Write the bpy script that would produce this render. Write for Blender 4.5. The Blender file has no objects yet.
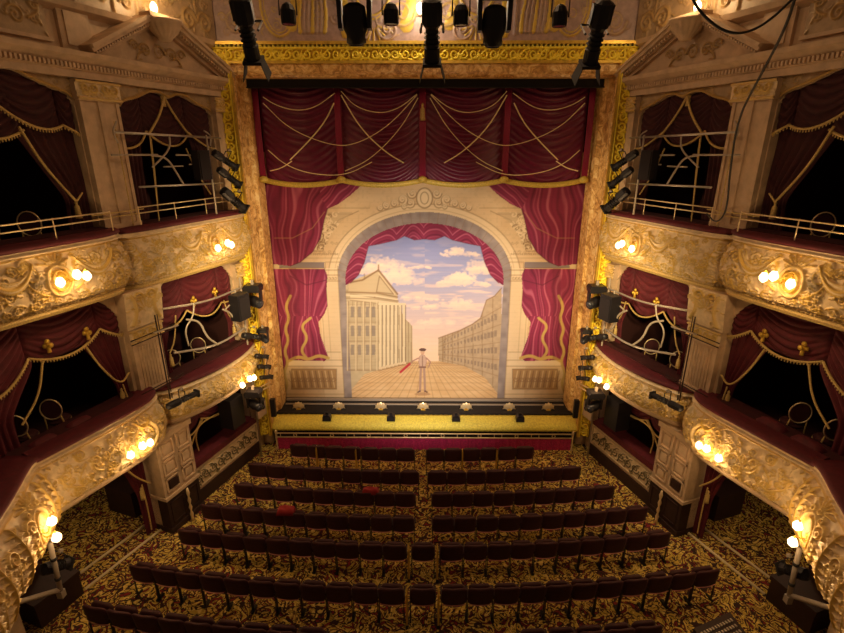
import bpy, math, random
import numpy as np
from math import sin, cos, pi, radians
from mathutils import Vector, Matrix, Euler
random.seed(7); rng = np.random.default_rng(5)
C = bpy.context.scene.collection

# ------------------------------------------------------------------ frames
TH = math.atan(.348); SN, CS = sin(TH), cos(TH)
def Lw(side, u, v, z):
    """side wall frame: u along the wall away from the stage, v out into the house"""
    return (side*(5.15+u*SN-v*CS), 13.6-u*CS-v*SN, z)
CAMX, CAMH, PITCH, YAW, FPX = 0.05, 9.0, radians(18.9), radians(.5), 491.0
def at(px, py, D):
    """a point seen at (px,py) of the 844x633 frame, on the upright plane y = D"""
    a = (px-422)/FPX; b = (py-316.5)/FPX
    fy = cos(PITCH)-b*sin(PITCH); rz = -sin(PITCH)-b*cos(PITCH)
    X = a*cos(YAW)-fy*sin(YAW); Y = a*sin(YAW)+fy*cos(YAW)
    return (CAMX+X*D/Y, D, CAMH+rz*D/Y)

# ------------------------------------------------------------------ materials
def new_mat(name):
    m = bpy.data.materials.new(name); m.use_nodes = True
    nt = m.node_tree; b = nt.nodes['Principled BSDF']
    return m, nt, b
def mat(name, col, rough=.6, metal=0, emit=None, es=0, sheen=0, noise=0, nscale=8, bump=0, bscale=30):
    m, nt, b = new_mat(name); N = nt.nodes; K = nt.links
    b.inputs['Base Color'].default_value = (*col, 1); b.inputs['Roughness'].default_value = rough
    b.inputs['Metallic'].default_value = metal
    if sheen: b.inputs['Sheen Weight'].default_value = sheen; b.inputs['Sheen Roughness'].default_value = .4; b.inputs['Sheen Tint'].default_value = (*[min(1, c*3+.1) for c in col], 1)
    if emit: b.inputs['Emission Color'].default_value = (*emit, 1); b.inputs['Emission Strength'].default_value = es
    if noise or bump:
        tc = N.new('ShaderNodeTexCoord')
        if noise:
            n = N.new('ShaderNodeTexNoise'); n.inputs['Scale'].default_value = nscale; n.inputs['Detail'].default_value = 5
            r = N.new('ShaderNodeValToRGB'); r.color_ramp.elements[0].position = .3; r.color_ramp.elements[1].position = .7
            r.color_ramp.elements[0].color = (*[c*(1-noise) for c in col], 1); r.color_ramp.elements[1].color = (*[min(1, c*(1+noise*.6)) for c in col], 1)
            K.new(tc.outputs['Object'], n.inputs['Vector']); K.new(n.outputs['Fac'], r.inputs['Fac']); K.new(r.outputs['Color'], b.inputs['Base Color'])
        if bump:
            n2 = N.new('ShaderNodeTexNoise'); n2.inputs['Scale'].default_value = bscale; n2.inputs['Detail'].default_value = 4
            bp = N.new('ShaderNodeBump'); bp.inputs['Strength'].default_value = bump; bp.inputs['Distance'].default_value = .02
            K.new(tc.outputs['Object'], n2.inputs['Vector']); K.new(n2.outputs['Fac'], bp.inputs['Height']); K.new(bp.outputs['Normal'], b.inputs['Normal'])
    return m
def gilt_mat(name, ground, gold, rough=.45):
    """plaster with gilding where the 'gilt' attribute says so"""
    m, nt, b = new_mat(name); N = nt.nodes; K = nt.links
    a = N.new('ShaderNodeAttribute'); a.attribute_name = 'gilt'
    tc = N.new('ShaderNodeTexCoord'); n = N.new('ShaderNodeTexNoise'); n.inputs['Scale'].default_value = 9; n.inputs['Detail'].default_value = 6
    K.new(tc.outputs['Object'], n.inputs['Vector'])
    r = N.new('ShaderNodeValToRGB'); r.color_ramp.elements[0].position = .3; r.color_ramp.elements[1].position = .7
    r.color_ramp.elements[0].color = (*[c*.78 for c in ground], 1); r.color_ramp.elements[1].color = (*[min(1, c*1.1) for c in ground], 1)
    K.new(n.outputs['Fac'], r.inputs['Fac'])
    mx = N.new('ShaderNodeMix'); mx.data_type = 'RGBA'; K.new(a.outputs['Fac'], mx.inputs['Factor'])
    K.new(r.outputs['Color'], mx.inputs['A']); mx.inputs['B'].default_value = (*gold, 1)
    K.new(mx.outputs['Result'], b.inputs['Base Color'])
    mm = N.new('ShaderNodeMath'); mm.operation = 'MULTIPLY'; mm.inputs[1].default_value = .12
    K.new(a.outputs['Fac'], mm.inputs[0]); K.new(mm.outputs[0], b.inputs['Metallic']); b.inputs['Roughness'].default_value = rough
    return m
M = {}
M['plaster'] = mat('cream_plaster', (.57, .40, .26), .6, noise=.2, nscale=5, bump=.15)
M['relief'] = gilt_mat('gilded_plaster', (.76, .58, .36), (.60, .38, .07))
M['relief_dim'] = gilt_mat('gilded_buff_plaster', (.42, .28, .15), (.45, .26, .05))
M['mauve'] = gilt_mat('painted_mauve_plaster', (.44, .31, .29), (.66, .46, .07))
M['panel'] = gilt_mat('cream_panel_dark_scroll', (.72, .56, .36), (.12, .09, .04))
M['frame'] = gilt_mat('gold_frame_leaf', (.62, .38, .02), (1.0, .78, .06), .45)
M['gold'] = mat('gold_leaf', (.75, .48, .07), .38, .5, noise=.25)
M['brightgold'] = mat('bright_gold_cloth', (.92, .76, .12), .5, .1, noise=.25, nscale=22, bump=.8, bscale=40)
M['oldgold'] = mat('old_gold_braid', (.58, .40, .14), .6, .1, noise=.3, nscale=40)
M['brass'] = mat('polished_brass', (.85, .66, .40), .35, .5)
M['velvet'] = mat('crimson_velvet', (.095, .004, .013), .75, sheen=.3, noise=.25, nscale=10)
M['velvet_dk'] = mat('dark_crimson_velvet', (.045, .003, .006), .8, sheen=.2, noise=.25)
M['valance'] = mat('wine_velvet', (.14, .007, .040), .36, sheen=.7, noise=.15)
M['pipe_red'] = mat('crimson_gathered_velvet', (.26, .010, .055), .5, sheen=.5)
M['skirt'] = mat('crimson_crushed_velvet', (.42, .015, .10), .6, sheen=.6, noise=.5, nscale=30, bump=.6, bscale=60)
M['seat'] = mat('maroon_seat_velvet', (.042, .004, .007), .7, sheen=.08, noise=.3, nscale=20)
M['seat_pipe'] = mat('maroon_piping', (.55, .20, .20), .5)
M['wood_dk'] = mat('dark_mahogany', (.030, .009, .006), .65, noise=.3, nscale=6)
M['iron'] = mat('black_iron', (.012, .010, .010), .45, .4)
M['black'] = mat('black_lantern_metal', (.022, .019, .024), .42, .4)
M['blackmatt'] = mat('matt_black', (.012, .010, .012), .8)
M['lens'] = mat('dark_glass_lens', (.05, .05, .07), .08, .2)
M['pipe'] = mat('steel_tube', (.55, .50, .46), .35, .7)
M['pipe_old'] = mat('painted_grey_tube', (.40, .33, .27), .5, .2)
M['cable'] = mat('black_rubber_cable', (.015, .012, .012), .6)
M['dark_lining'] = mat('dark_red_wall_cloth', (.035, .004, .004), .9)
M['shade'] = mat('lit_glass_shade', (.9, .8, .6), .3, emit=(1, .76, .42), es=3)
M['red_cloth'] = mat('red_wool_cloth', (.28, .01, .015), .8)
M['palecord'] = mat('pale_gold_cord', (.85, .68, .38), .55)
M['hem'] = mat('ochre_gold_braid', (.62, .44, .08), .5, .1, noise=.3, nscale=30)
M['strip'] = mat('worn_pale_brass', (.80, .66, .42), .5)
M['white_label'] = mat('cream_card', (.75, .66, .5), .6)
def marble():
    m, nt, b = new_mat('amber_marble'); N = nt.nodes; K = nt.links
    tc = N.new('ShaderNodeTexCoord'); n = N.new('ShaderNodeTexNoise'); n.inputs['Scale'].default_value = 4.5; n.inputs['Detail'].default_value = 9; n.inputs['Roughness'].default_value = .72; n.inputs['Distortion'].default_value = 1.4
    r = N.new('ShaderNodeValToRGB'); e = r.color_ramp.elements
    e[0].position = .3; e[0].color = (.22, .08, .02, 1); e[1].position = .64; e[1].color = (1.0, .78, .42, 1)
    x = e.new(.45); x.color = (.60, .31, .09, 1); x = e.new(.53); x.color = (.86, .54, .20, 1)
    K.new(tc.outputs['Object'], n.inputs['Vector']); K.new(n.outputs['Fac'], r.inputs['Fac']); K.new(r.outputs['Color'], b.inputs['Base Color'])
    b.inputs['Roughness'].default_value = .32
    return m
M['marble'] = marble()
def carpet():
    m, nt, b = new_mat('scroll_pattern_carpet'); N = nt.nodes; K = nt.links
    tc = N.new('ShaderNodeTexCoord')
    def noise(sc, det, dist, off=0):
        mp = N.new('ShaderNodeMapping'); mp.inputs['Location'].default_value = (off, off*.7, 0); K.new(tc.outputs['Object'], mp.inputs['Vector'])
        n = N.new('ShaderNodeTexNoise'); n.inputs['Scale'].default_value = sc; n.inputs['Detail'].default_value = det; n.inputs['Distortion'].default_value = dist
        K.new(mp.outputs['Vector'], n.inputs['Vector']); return n
    a = noise(2.5, 1.0, 1.9); c = noise(2.9, 1.0, 2.4, 7.3)
    f = N.new('ShaderNodeMath'); f.operation = 'MULTIPLY'; f.inputs[1].default_value = 4.2; K.new(a.outputs['Fac'], f.inputs[0])
    g = N.new('ShaderNodeMath'); g.operation = 'FRACT'; K.new(f.outputs[0], g.inputs[0])
    r = N.new('ShaderNodeValToRGB'); r.color_ramp.interpolation = 'CONSTANT'; e = r.color_ramp.elements
    dark = (.018, .006, .006, 1); gold = (.54, .36, .055, 1); gold2 = (.74, .54, .15, 1); red = (.20, .010, .014, 1)
    e[0].position = 0; e[0].color = gold; e[1].position = .94; e[1].color = dark
    for p, cc in ((.22, gold2), (.36, gold), (.46, dark), (.58, red), (.74, dark), (.82, gold)):
        x = e.new(p); x.color = cc
    K.new(g.outputs[0], r.inputs['Fac'])
    f2 = N.new('ShaderNodeMath'); f2.operation = 'MULTIPLY'; f2.inputs[1].default_value = 4; K.new(c.outputs['Fac'], f2.inputs[0])
    g2 = N.new('ShaderNodeMath'); g2.operation = 'FRACT'; K.new(f2.outputs[0], g2.inputs[0])
    r2 = N.new('ShaderNodeValToRGB'); r2.color_ramp.interpolation = 'CONSTANT'; q = r2.color_ramp.elements
    q[0].position = 0; q[0].color = (0, 0, 0, 1); q[1].position = .72; q[1].color = (1, 1, 1, 1)
    K.new(g2.outputs[0], r2.inputs['Fac'])
    mx = N.new('ShaderNodeMix'); mx.data_type = 'RGBA'; K.new(r2.outputs['Color'], mx.inputs['Factor']); K.new(r.outputs['Color'], mx.inputs['A'])
    mx.inputs['B'].default_value = (.035, .010, .008, 1)
    K.new(mx.outputs['Result'], b.inputs['Base Color']); b.inputs['Roughness'].default_value = .95
    return m
M['carpet'] = carpet()

# ------------------------------------------------------------------ mesh builder
def mk(name, V, F, m, parent=None, attr=None, smooth=True, colattr=None):
    me = bpy.data.meshes.new(name)
    loc = Vector((0, 0, 0))
    if parent is not None:
        p = parent
        while p: loc += p.location; p = p.parent
    if isinstance(V, np.ndarray):
        W = (V - np.array(loc)).astype(np.float32)
        me.vertices.add(len(W)); me.vertices.foreach_set('co', W.ravel())
        F = np.asarray(F, dtype=np.int32)
        me.loops.add(F.size); me.loops.foreach_set('vertex_index', F.ravel())
        me.polygons.add(len(F)); me.polygons.foreach_set('loop_start', np.arange(0, F.size, 4, dtype=np.int32))
        me.polygons.foreach_set('loop_total', np.full(len(F), 4, dtype=np.int32)); me.update(calc_edges=True)
    else:
        me.from_pydata([tuple(Vector(v)-loc) for v in V], [], F); me.update()
    if attr is not None:
        a = me.attributes.new('gilt', 'FLOAT', 'POINT'); a.data.foreach_set('value', np.asarray(attr, dtype=np.float32).ravel())
    if colattr is not None:
        a = me.color_attributes.new('paint', 'FLOAT_COLOR', 'POINT')
        cc = np.ones((len(V), 4), dtype=np.float32); cc[:, :3] = colattr; a.data.foreach_set('color', cc.ravel())
    if smooth: me.polygons.foreach_set('use_smooth', [True]*len(me.polygons))
    me.validate()
    o = bpy.data.objects.new(name, me); me.materials.append(m); C.objects.link(o)
    if parent is not None: o.parent = parent
    return o
class MB:
    def __init__(s, xf=None): s.v = []; s.f = []; s.xf = xf
    def add(s, V, F):
        k = len(s.v); s.v += [s.xf(p) if s.xf else tuple(p) for p in V]; s.f += [tuple(i+k for i in f) for f in F]; return s
    def box(s, a, b, ch=0):
        x0, y0, z0 = a; x1, y1, z1 = b
        V = [(x0, y0, z0), (x1, y0, z0), (x1, y1, z0), (x0, y1, z0), (x0, y0, z1), (x1, y0, z1), (x1, y1, z1), (x0, y1, z1)]
        return s.add(V, [(0, 3, 2, 1), (4, 5, 6, 7), (0, 1, 5, 4), (1, 2, 6, 5), (2, 3, 7, 6), (3, 0, 4, 7)])
    def tube(s, pts, r, n=8, cap=True):
        P = [Vector(p) for p in pts]; k = len(P); R = r if isinstance(r, (list, tuple)) else [r]*k
        T = [(P[min(i+1, k-1)]-P[max(i-1, 0)]) for i in range(k)]; T = [t.normalized() if t.length > 1e-9 else Vector((0, 0, 1)) for t in T]
        up = Vector((0, 0, 1)) if abs(T[0].z) < .9 else Vector((1, 0, 0)); A = T[0].cross(up).normalized(); V = []; F = []
        for i in range(k):
            A = (A-T[i]*A.dot(T[i])).normalized(); B = T[i].cross(A)
            for j in range(n):
                a = 2*pi*j/n; V.append(tuple(P[i]+(A*cos(a)+B*sin(a))*R[i]))
        for i in range(k-1):
            for j in range(n): F.append((i*n+j, i*n+(j+1) % n, (i+1)*n+(j+1) % n, (i+1)*n+j))
        if cap: F.append(tuple(range(n))[::-1]); F.append(tuple((k-1)*n+j for j in range(n)))
        return s.add(V, F)
    def lathe(s, prof, c=(0, 0, 0), n=14, mtx=None, wob=None):
        V = []; F = []; k = len(prof)
        for i, (r, z) in enumerate(prof):
            for j in range(n):
                a = 2*pi*j/n; rr = r*(1+(wob[0]*cos(wob[1]*a)*wob[2][i] if wob else 0))
                p = Vector((rr*cos(a), rr*sin(a), z)); p = (mtx @ p if mtx else p)+Vector(c); V.append(tuple(p))
        for i in range(k-1):
            for j in range(n): F.append((i*n+j, i*n+(j+1) % n, (i+1)*n+(j+1) % n, (i+1)*n+j))
        F.append(tuple(range(n))[::-1]); F.append(tuple((k-1)*n+j for j in range(n)))
        return s.add(V, F)
    def prism(s, poly, y0, y1, f=None):
        """poly in (x,z) extruded y0..y1"""
        n = len(poly); V = [(x, y0, z) for x, z in poly]+[(x, y1, z) for x, z in poly]
        F = [tuple(range(n)), tuple(range(n, 2*n))[::-1]]+[(i, (i+1) % n, n+(i+1) % n, n+i) for i in range(n)]
        return s.add(V, F)
    def build(s, name, m, parent=None, smooth=False): return mk(name, s.v, s.f, m, parent, smooth=smooth)
def empty(name, loc, label, cat, group=None):
    o = bpy.data.objects.new(name, None); C.objects.link(o); o.location = loc; o.empty_display_size = .1
    o['label'] = label; o['category'] = cat
    if group: o['group'] = group
    return o
def tag(o, label, cat, group=None):
    o['label'] = label; o['category'] = cat
    if group: o['group'] = group
    return o
def struct(o): o['kind'] = 'structure'; return o
def copy_tree(o, parent=None):
    c = o.copy(); C.objects.link(c); c.parent = parent
    for ch in list(o.children): copy_tree(ch, c)
    return c
def grid_faces(ns, nt):
    i = np.arange(ns-1)[:, None]*nt+np.arange(nt-1)[None, :]
    return np.stack([i, i+nt, i+nt+1, i+1], -1).reshape(-1, 4)
def Lv(side, u, v, z):
    return np.stack([side*(5.15+u*SN-v*CS), 13.6-u*CS-v*SN, z+0*u], -1)

# ------------------------------------------------------------------ relief ornament
def spiral(cx, cy, r, turns=1.6, a0=0, d=1, n=26):
    t = np.linspace(0, 1, n); a = a0+d*t*turns*2*pi; rr = r*(1-t)**.9+r*.06
    return np.stack([cx+rr*np.cos(a), cy+rr*np.sin(a)], 1)
def bez(p0, p1, p2, n=10):
    t = np.linspace(0, 1, n)[:, None]; return (1-t)**2*np.array(p0)+2*t*(1-t)*np.array(p1)+t*t*np.array(p2)
def ring(cx, cy, rx, ry, n=28, a0=0, a1=2*pi):
    a = np.linspace(a0, a1, n); return np.stack([cx+rx*np.cos(a), cy+ry*np.sin(a)], 1)
def acanthus(x, y, dx, dy, L, w=.022, g=1):
    """a curled scroll with leaves, growing from x,y in direction dx,dy"""
    out = []; a = math.atan2(dy, dx); d = 1 if dx*dy >= 0 else -1
    stem = bez((x, y), (x+L*.6*cos(a), y+L*.6*sin(a)-d*.0), (x+L*.9*cos(a+.5*d), y+L*.9*sin(a+.5*d)), 10)
    out.append((stem, w, w*.7, .035, g))
    e = stem[-1]; out.append((spiral(e[0]-L*.22*cos(a), e[1]-L*.05, L*.26, 1.5, a, d), w*.9, w*.5, .035, g))
    for k in range(2, 9, 2):
        p = stem[k]; b = a-d*(.9+.1*k)
        out.append((bez(p, (p[0]+L*.15*cos(b), p[1]+L*.15*sin(b)), (p[0]+L*.25*cos(b-.5*d), p[1]+L*.25*sin(b-.5*d)), 6), w*.8, w*.3, .025, g*.7))
    return out
def swagst(x0, y0, x1, y1, sag, w=.03, g=1, h=.04):
    out = []
    for k, o in enumerate((0, -.035, -.07)):
        t = np.linspace(0, 1, 18); out.append((np.stack([x0+(x1-x0)*t, y0+(y1-y0)*t+(o-sag)*4*t*(1-t)], 1), w*.6, w*.6, h-.008*k, g if k != 1 else 0))
    return out
def shell(cx, cy, r, g=1, a0=.1*pi, a1=.9*pi, n=7, w=.02):
    out = []
    for k in range(n):
        a = a0+(a1-a0)*k/(n-1); out.append((np.array([[cx+.25*r*cos(a), cy+.25*r*sin(a)], [cx+r*cos(a), cy+r*sin(a)]]), w*.6, w*1.2, .04, g))
    return out
def bushy(L, H, x0=0, y0=0, n=20, s=.14, g=.8, seed=1, w=.016):
    r = random.Random(seed); out = []
    for _ in range(n):
        cx = x0+r.random()*L; cy = y0+r.random()*H; k = s*(.5+r.random()*.7)
        if r.random() < .6: out.append((spiral(cx, cy, k*.6, 1.2+r.random(), r.random()*6.3, r.choice((-1, 1)), 18), w, w*.5, .03, g if r.random() < .6 else .2))
        else:
            a = r.random()*6.3; out.append((bez((cx, cy), (cx+k*cos(a), cy+k*sin(a)), (cx+k*1.3*cos(a+.9), cy+k*1.3*sin(a+.9)), 7), w*1.2, w*.3, .03, g if r.random() < .5 else .15))
    return out
def heights(X, Y, strokes):
    H = np.zeros_like(X); G = np.zeros_like(X)
    xs = X[:, 0]; ys = Y[0]
    for pts, w0, w1, h, g in strokes:
        pts = np.asarray(pts, float); w = max(w0, w1)*1.5
        i0, i1 = np.searchsorted(xs, [pts[:, 0].min()-w, pts[:, 0].max()+w]); j0, j1 = np.searchsorted(ys, [pts[:, 1].min()-w, pts[:, 1].max()+w])
        if i1 <= i0 or j1 <= j0: continue
        x = X[i0:i1, j0:j1]; y = Y[i0:i1, j0:j1]; best = np.zeros_like(x)
        n = len(pts)-1
        for k in range(n):
            a = pts[k]; b = pts[k+1]; d = b-a; L2 = d@d+1e-12
            t = np.clip(((x-a[0])*d[0]+(y-a[1])*d[1])/L2, 0, 1)
            dd = np.hypot(x-a[0]-t*d[0], y-a[1]-t*d[1]); ww = w0+(w1-w0)*(k+t)/n
            best = np.maximum(best, np.clip(1-(dd/ww)**2, 0, 1))
        s = H[i0:i1, j0:j1]; new = h*np.sqrt(best)
        G[i0:i1, j0:j1] = np.where(new > s, g*(best > .1), G[i0:i1, j0:j1]); H[i0:i1, j0:j1] = np.maximum(s, new)
    return H, G
class Plan:
    """a plan curve; normals face the middle of the house"""
    def __init__(s, pts, centre=(0, 8)):
        P = np.array(pts, float); P = s.smooth(P)
        d = np.r_[0, np.cumsum(np.hypot(*np.diff(P, axis=0).T))]; s.P = P; s.d = d; s.L = d[-1]
        T = np.gradient(P, axis=0); N = np.stack([-T[:, 1], T[:, 0]], 1); N /= np.linalg.norm(N, axis=1)[:, None]
        m = len(P)//2
        if (np.array(centre)-P[m])@N[m] < 0: N = -N
        s.N = N
    @staticmethod
    def smooth(P):
        for _ in range(3):
            Q = [P[0]]
            for a, b in zip(P[:-1], P[1:]): Q += [a*.75+b*.25, a*.25+b*.75]
            Q.append(P[-1]); P = np.array(Q)
        return P
    def at(s, x):
        p = np.stack([np.interp(x, s.d, s.P[:, k]) for k in (0, 1)], -1); n = np.stack([np.interp(x, s.d, s.N[:, k]) for k in (0, 1)], -1)
        return p, n/np.linalg.norm(n, axis=-1)[..., None]
def sweep(plan, prof, name, m, parent, x0=0, x1=None, n=40, smooth=False):
    xs = np.linspace(x0, plan.L if x1 is None else x1, n); p, nn = plan.at(xs); k = len(prof); V = []; F = []
    for i in range(n):
        for o, z in prof: V.append((p[i, 0]+nn[i, 0]*o, p[i, 1]+nn[i, 1]*o, z))
    for i in range(n-1):
        for j in range(k): F.append((i*k+j, i*k+(j+1) % k, (i+1)*k+(j+1) % k, (i+1)*k+j))
    F.append(tuple(range(k))); F.append(tuple((n-1)*k+j for j in range(k))[::-1])
    return mk(name, V, F, m, parent, smooth=smooth)
def relief_plan(plan, prof, strokes, name, m, parent, res=.014, x0=0, x1=None, amp=1.5):
    """prof: list of (offset, z) bottom to top, a smooth belly; the ornament stands out of it"""
    x1 = plan.L if x1 is None else x1
    pr = np.array(prof, float); pd = np.r_[0, np.cumsum(np.hypot(*np.diff(pr, axis=0).T))]
    ns = max(8, int((x1-x0)/res)); nt = max(8, int(pd[-1]/res))
    xs = np.linspace(x0, x1, ns); ts = np.linspace(0, pd[-1], nt); X, Y = np.meshgrid(xs-x0, ts, indexing='ij')
    H, G = heights(X, Y, strokes)
    p, nn = plan.at(xs); off = np.interp(ts, pd, pr[:, 0]); z = np.interp(ts, pd, pr[:, 1])
    O = off[None, :]+H*amp
    V = np.stack([p[:, None, 0]+nn[:, None, 0]*O, p[:, None, 1]+nn[:, None, 1]*O, np.broadcast_to(z[None, :], O.shape)], -1).reshape(-1, 3)
    return mk(name, V, grid_faces(ns, nt), m, parent, attr=G.ravel())
def relief_flat(o, ex, ey, en, Lx, Ly, strokes, name, m, parent, res=.014, amp=1.0, mask=None, basegilt=0):
    ns = max(6, int(Lx/res)); nt = max(6, int(Ly/res)); X, Y = np.meshgrid(np.linspace(0, Lx, ns), np.linspace(0, Ly, nt), indexing='ij')
    H, G = heights(X, Y, strokes); G = np.maximum(G, basegilt)
    o, ex, ey, en = [np.array(a, float) for a in (o, ex, ey, en)]
    V = (o+X[..., None]*ex+Y[..., None]*ey+(H*amp)[..., None]*en).reshape(-1, 3); F = grid_faces(ns, nt)
    if mask is not None:
        k = mask(X, Y).ravel(); F = F[k[F].all(1)]
    return mk(name, V, F, m, parent, attr=G.ravel())
def wall_vecs(side):
    return (np.array((side*SN, -CS, 0)), np.array((0, 0, 1)), np.array((-side*CS, -SN, 0)))

# ================================================================== THE ROOM
fl = MB(); fl.box((-11, 1.5, -.1), (11, 15.2, 0)); struct(fl.build('floor', M['carpet']))
ce = MB(); ce.box((-9, 4.2, 13.2), (9, 15.2, 13.35)); struct(ce.build('ceiling', M['plaster']))

BAYA = (.5, 3.1); BAYB = (4.02, 7.2)
def archA(u):
    s = (u-BAYA[0])/(BAYA[1]-BAYA[0]); return 9.72+.42*max(0, sin(pi*s))**.55+.03*cos(6*pi*s)-.06*max(0, 1-abs(s-.5)*12)
def archB(u):
    s = (u-BAYB[0])/(BAYB[1]-BAYB[0]); return 9.75+.5*max(0, sin(pi*s))**.55+.03*cos(6*pi*s)
def flat(z): return lambda u: z
def archT2(b, z, dz):
    return lambda u: z-dz*(max(0, 1-min(u-b[0], b[1]-u)/.45))**1.6
OPEN = [(BAYA, 1.25, flat(2.8)), (BAYA, 3.7, archT2(BAYA, 6.1, .5)), (BAYA, 7.4, archA),
        (BAYB, 0.0, flat(2.55)), (BAYB, 3.72, archT2(BAYB, 6.1, .5)), (BAYB, 7.45, archB)]
def build_wall(side):
    us = sorted(set([0, .5, 3.1, 4.02, 7.2, 7.6]+[round(.5+.1*i, 3) for i in range(27)]+[round(4.02+.106*i, 4) for i in range(31)]))
    us = [u for i, u in enumerate(us) if i == 0 or u-us[i-1] > 1e-3]
    b = MB(lambda p: Lw(side, *p)); d = -.22
    for a, c in zip(us[:-1], us[1:]):
        mid = (a+c)/2; ops = sorted([o for o in OPEN if o[0][0] < mid < o[0][1]], key=lambda o: o[1])
        lo0 = lo1 = 0.0
        for o in ops+[None]:
            h = o[1] if o else 13.2
            if h-min(lo0, lo1) > 1e-3:
                b.add([(a, 0, lo0), (c, 0, lo1), (c, 0, h), (a, 0, h), (a, d, lo0), (c, d, lo1), (c, d, h), (a, d, h)],
                      [(0, 1, 2, 3), (7, 6, 5, 4), (0, 4, 5, 1), (3, 2, 6, 7)])
            if o: lo0 = o[2](a+1e-6); lo1 = o[2](c-1e-6)
    for (u0, u1), z0, tf in OPEN:
        for u in (u0, u1):
            zt = tf(u+(1e-6 if u == u0 else -1e-6)); b.add([(u, 0, z0), (u, d, z0), (u, d, zt), (u, 0, zt)], [(0, 1, 2, 3)])
    w = struct(b.build('wall_left' if side < 0 else 'wall_right', M['plaster']))
    # dark rooms behind the openings
    i = MB(lambda p: Lw(side, *p))
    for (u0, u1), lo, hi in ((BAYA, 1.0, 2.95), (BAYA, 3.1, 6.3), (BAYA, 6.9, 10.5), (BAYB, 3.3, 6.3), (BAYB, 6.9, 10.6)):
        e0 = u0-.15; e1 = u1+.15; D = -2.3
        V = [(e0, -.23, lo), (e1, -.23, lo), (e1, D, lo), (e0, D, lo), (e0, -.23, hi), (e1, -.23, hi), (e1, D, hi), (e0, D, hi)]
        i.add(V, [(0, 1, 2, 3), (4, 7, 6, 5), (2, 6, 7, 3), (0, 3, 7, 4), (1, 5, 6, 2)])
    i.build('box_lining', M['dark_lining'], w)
    # wall at the back of the side aisle under the circle
    g = MB(); x = side*10.6
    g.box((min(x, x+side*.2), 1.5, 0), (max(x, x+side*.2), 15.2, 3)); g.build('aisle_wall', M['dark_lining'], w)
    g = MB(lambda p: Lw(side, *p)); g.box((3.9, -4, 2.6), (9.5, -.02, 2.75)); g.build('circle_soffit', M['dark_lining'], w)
    g = MB(lambda p: Lw(side, *p)); g.box((3.2, -4.5, 0), (3.35, -.62, 2.7)); g.build('aisle_partition', M['wood_dk'], w)
for side in (-1, 1): build_wall(side)
# far stage house wall (dark) and the wall over the proscenium
b = MB(); b.box((-6.5, 15.2, -.1), (6.5, 15.35, 13.2)); struct(b.build('wall_stage', M['blackmatt']))

WORD = {-1: 'left', 1: 'right'}
# ------------------------------------------------------------------ upper wall over the proscenium
def upper_front():
    st = []
    Lx = 10.3; Ly = 1.85
    for k in range(4):   # painted figures and wings standing for the frieze
        pass
    for cx in (.55, 9.75):
        st += [(spiral(cx, .55, .28, 2, 0, 1 if cx < 5 else -1), .04, .02, .05, .25)]+acanthus(cx, .9, .3 if cx < 5 else -.3, .5, .6, .03, .2)
    for cx in (1.6, 8.7): st += [(ring(cx, .95, .42, .7), .03, .03, .04, .9), (ring(cx, .95, .34, .62), .015, .015, .03, .9)]
    for cx in (3.9, 6.4):
        st += swagst(cx-.5, 1.25, cx+.5, 1.25, .55, .05, 1)+shell(cx, .5, .35, 1, -pi*.9, -pi*.1)+[(spiral(cx-.35, .4, .24, 1.6, 0, -1), .035, .02, .05, .1), (spiral(cx+.35, .4, .24, 1.6, pi, 1), .035, .02, .05, .1)]
    for cx in (2.45, 7.85):
        for q in range(7): st.append((bez((cx-.35+.1*q, .35), (cx-.4+.13*q, .8), (cx-.1+.05*q, 1.6), 8), .05, .02, .04, 1 if q % 3 == 0 else .1))
    for cx in (3.2, 7.1): st += [(np.array([[cx, .3], [cx, 1.8]]), .10, .10, .03, 1), (np.array([[cx+.25, .3], [cx+.25, 1.8]]), .04, .04, .03, 0)]
    for cx in (5.15,): st += shell(cx, 1.15, .45, 1)+[(spiral(cx-.55, .75, .3, 1.8, 0, -1), .04, .02, .05, .5), (spiral(cx+.55, .75, .3, 1.8, pi, 1), .04, .02, .05, .5)]
    st += bushy(9.9, 1.4, .2, .35, 130, .22, .5, 4, .016)
    for cx, ww in ((1.9, .25), (4.7, .3), (8.3, .28), (5.75, .22)): st.append((bez((cx, .5), (cx+.1, .9), (cx+.25, 1.5), 8), ww*.6, ww*.25, .03, .95))
    w = relief_flat((-5.15, 13.62, 11.35), (1, 0, 0), (0, 0, 1), (0, -1, 0), Lx, Ly, st, 'wall_front', M['mauve'], None, .02, 1)
    struct(w)
    b = MB(); b.box((-5.15, 13.64, 11.0), (5.15, 15.2, 13.2)); b.build('wall_core', M['plaster'], w)
    for s in (-1, 1):
        b = MB(); x = s*4.86; b.box((min(x, s*5.4), 13.66, 0), (max(x, s*5.4), 15.2, 13.2)); b.build('wall_core', M['plaster'], w)
upper_front()

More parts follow.
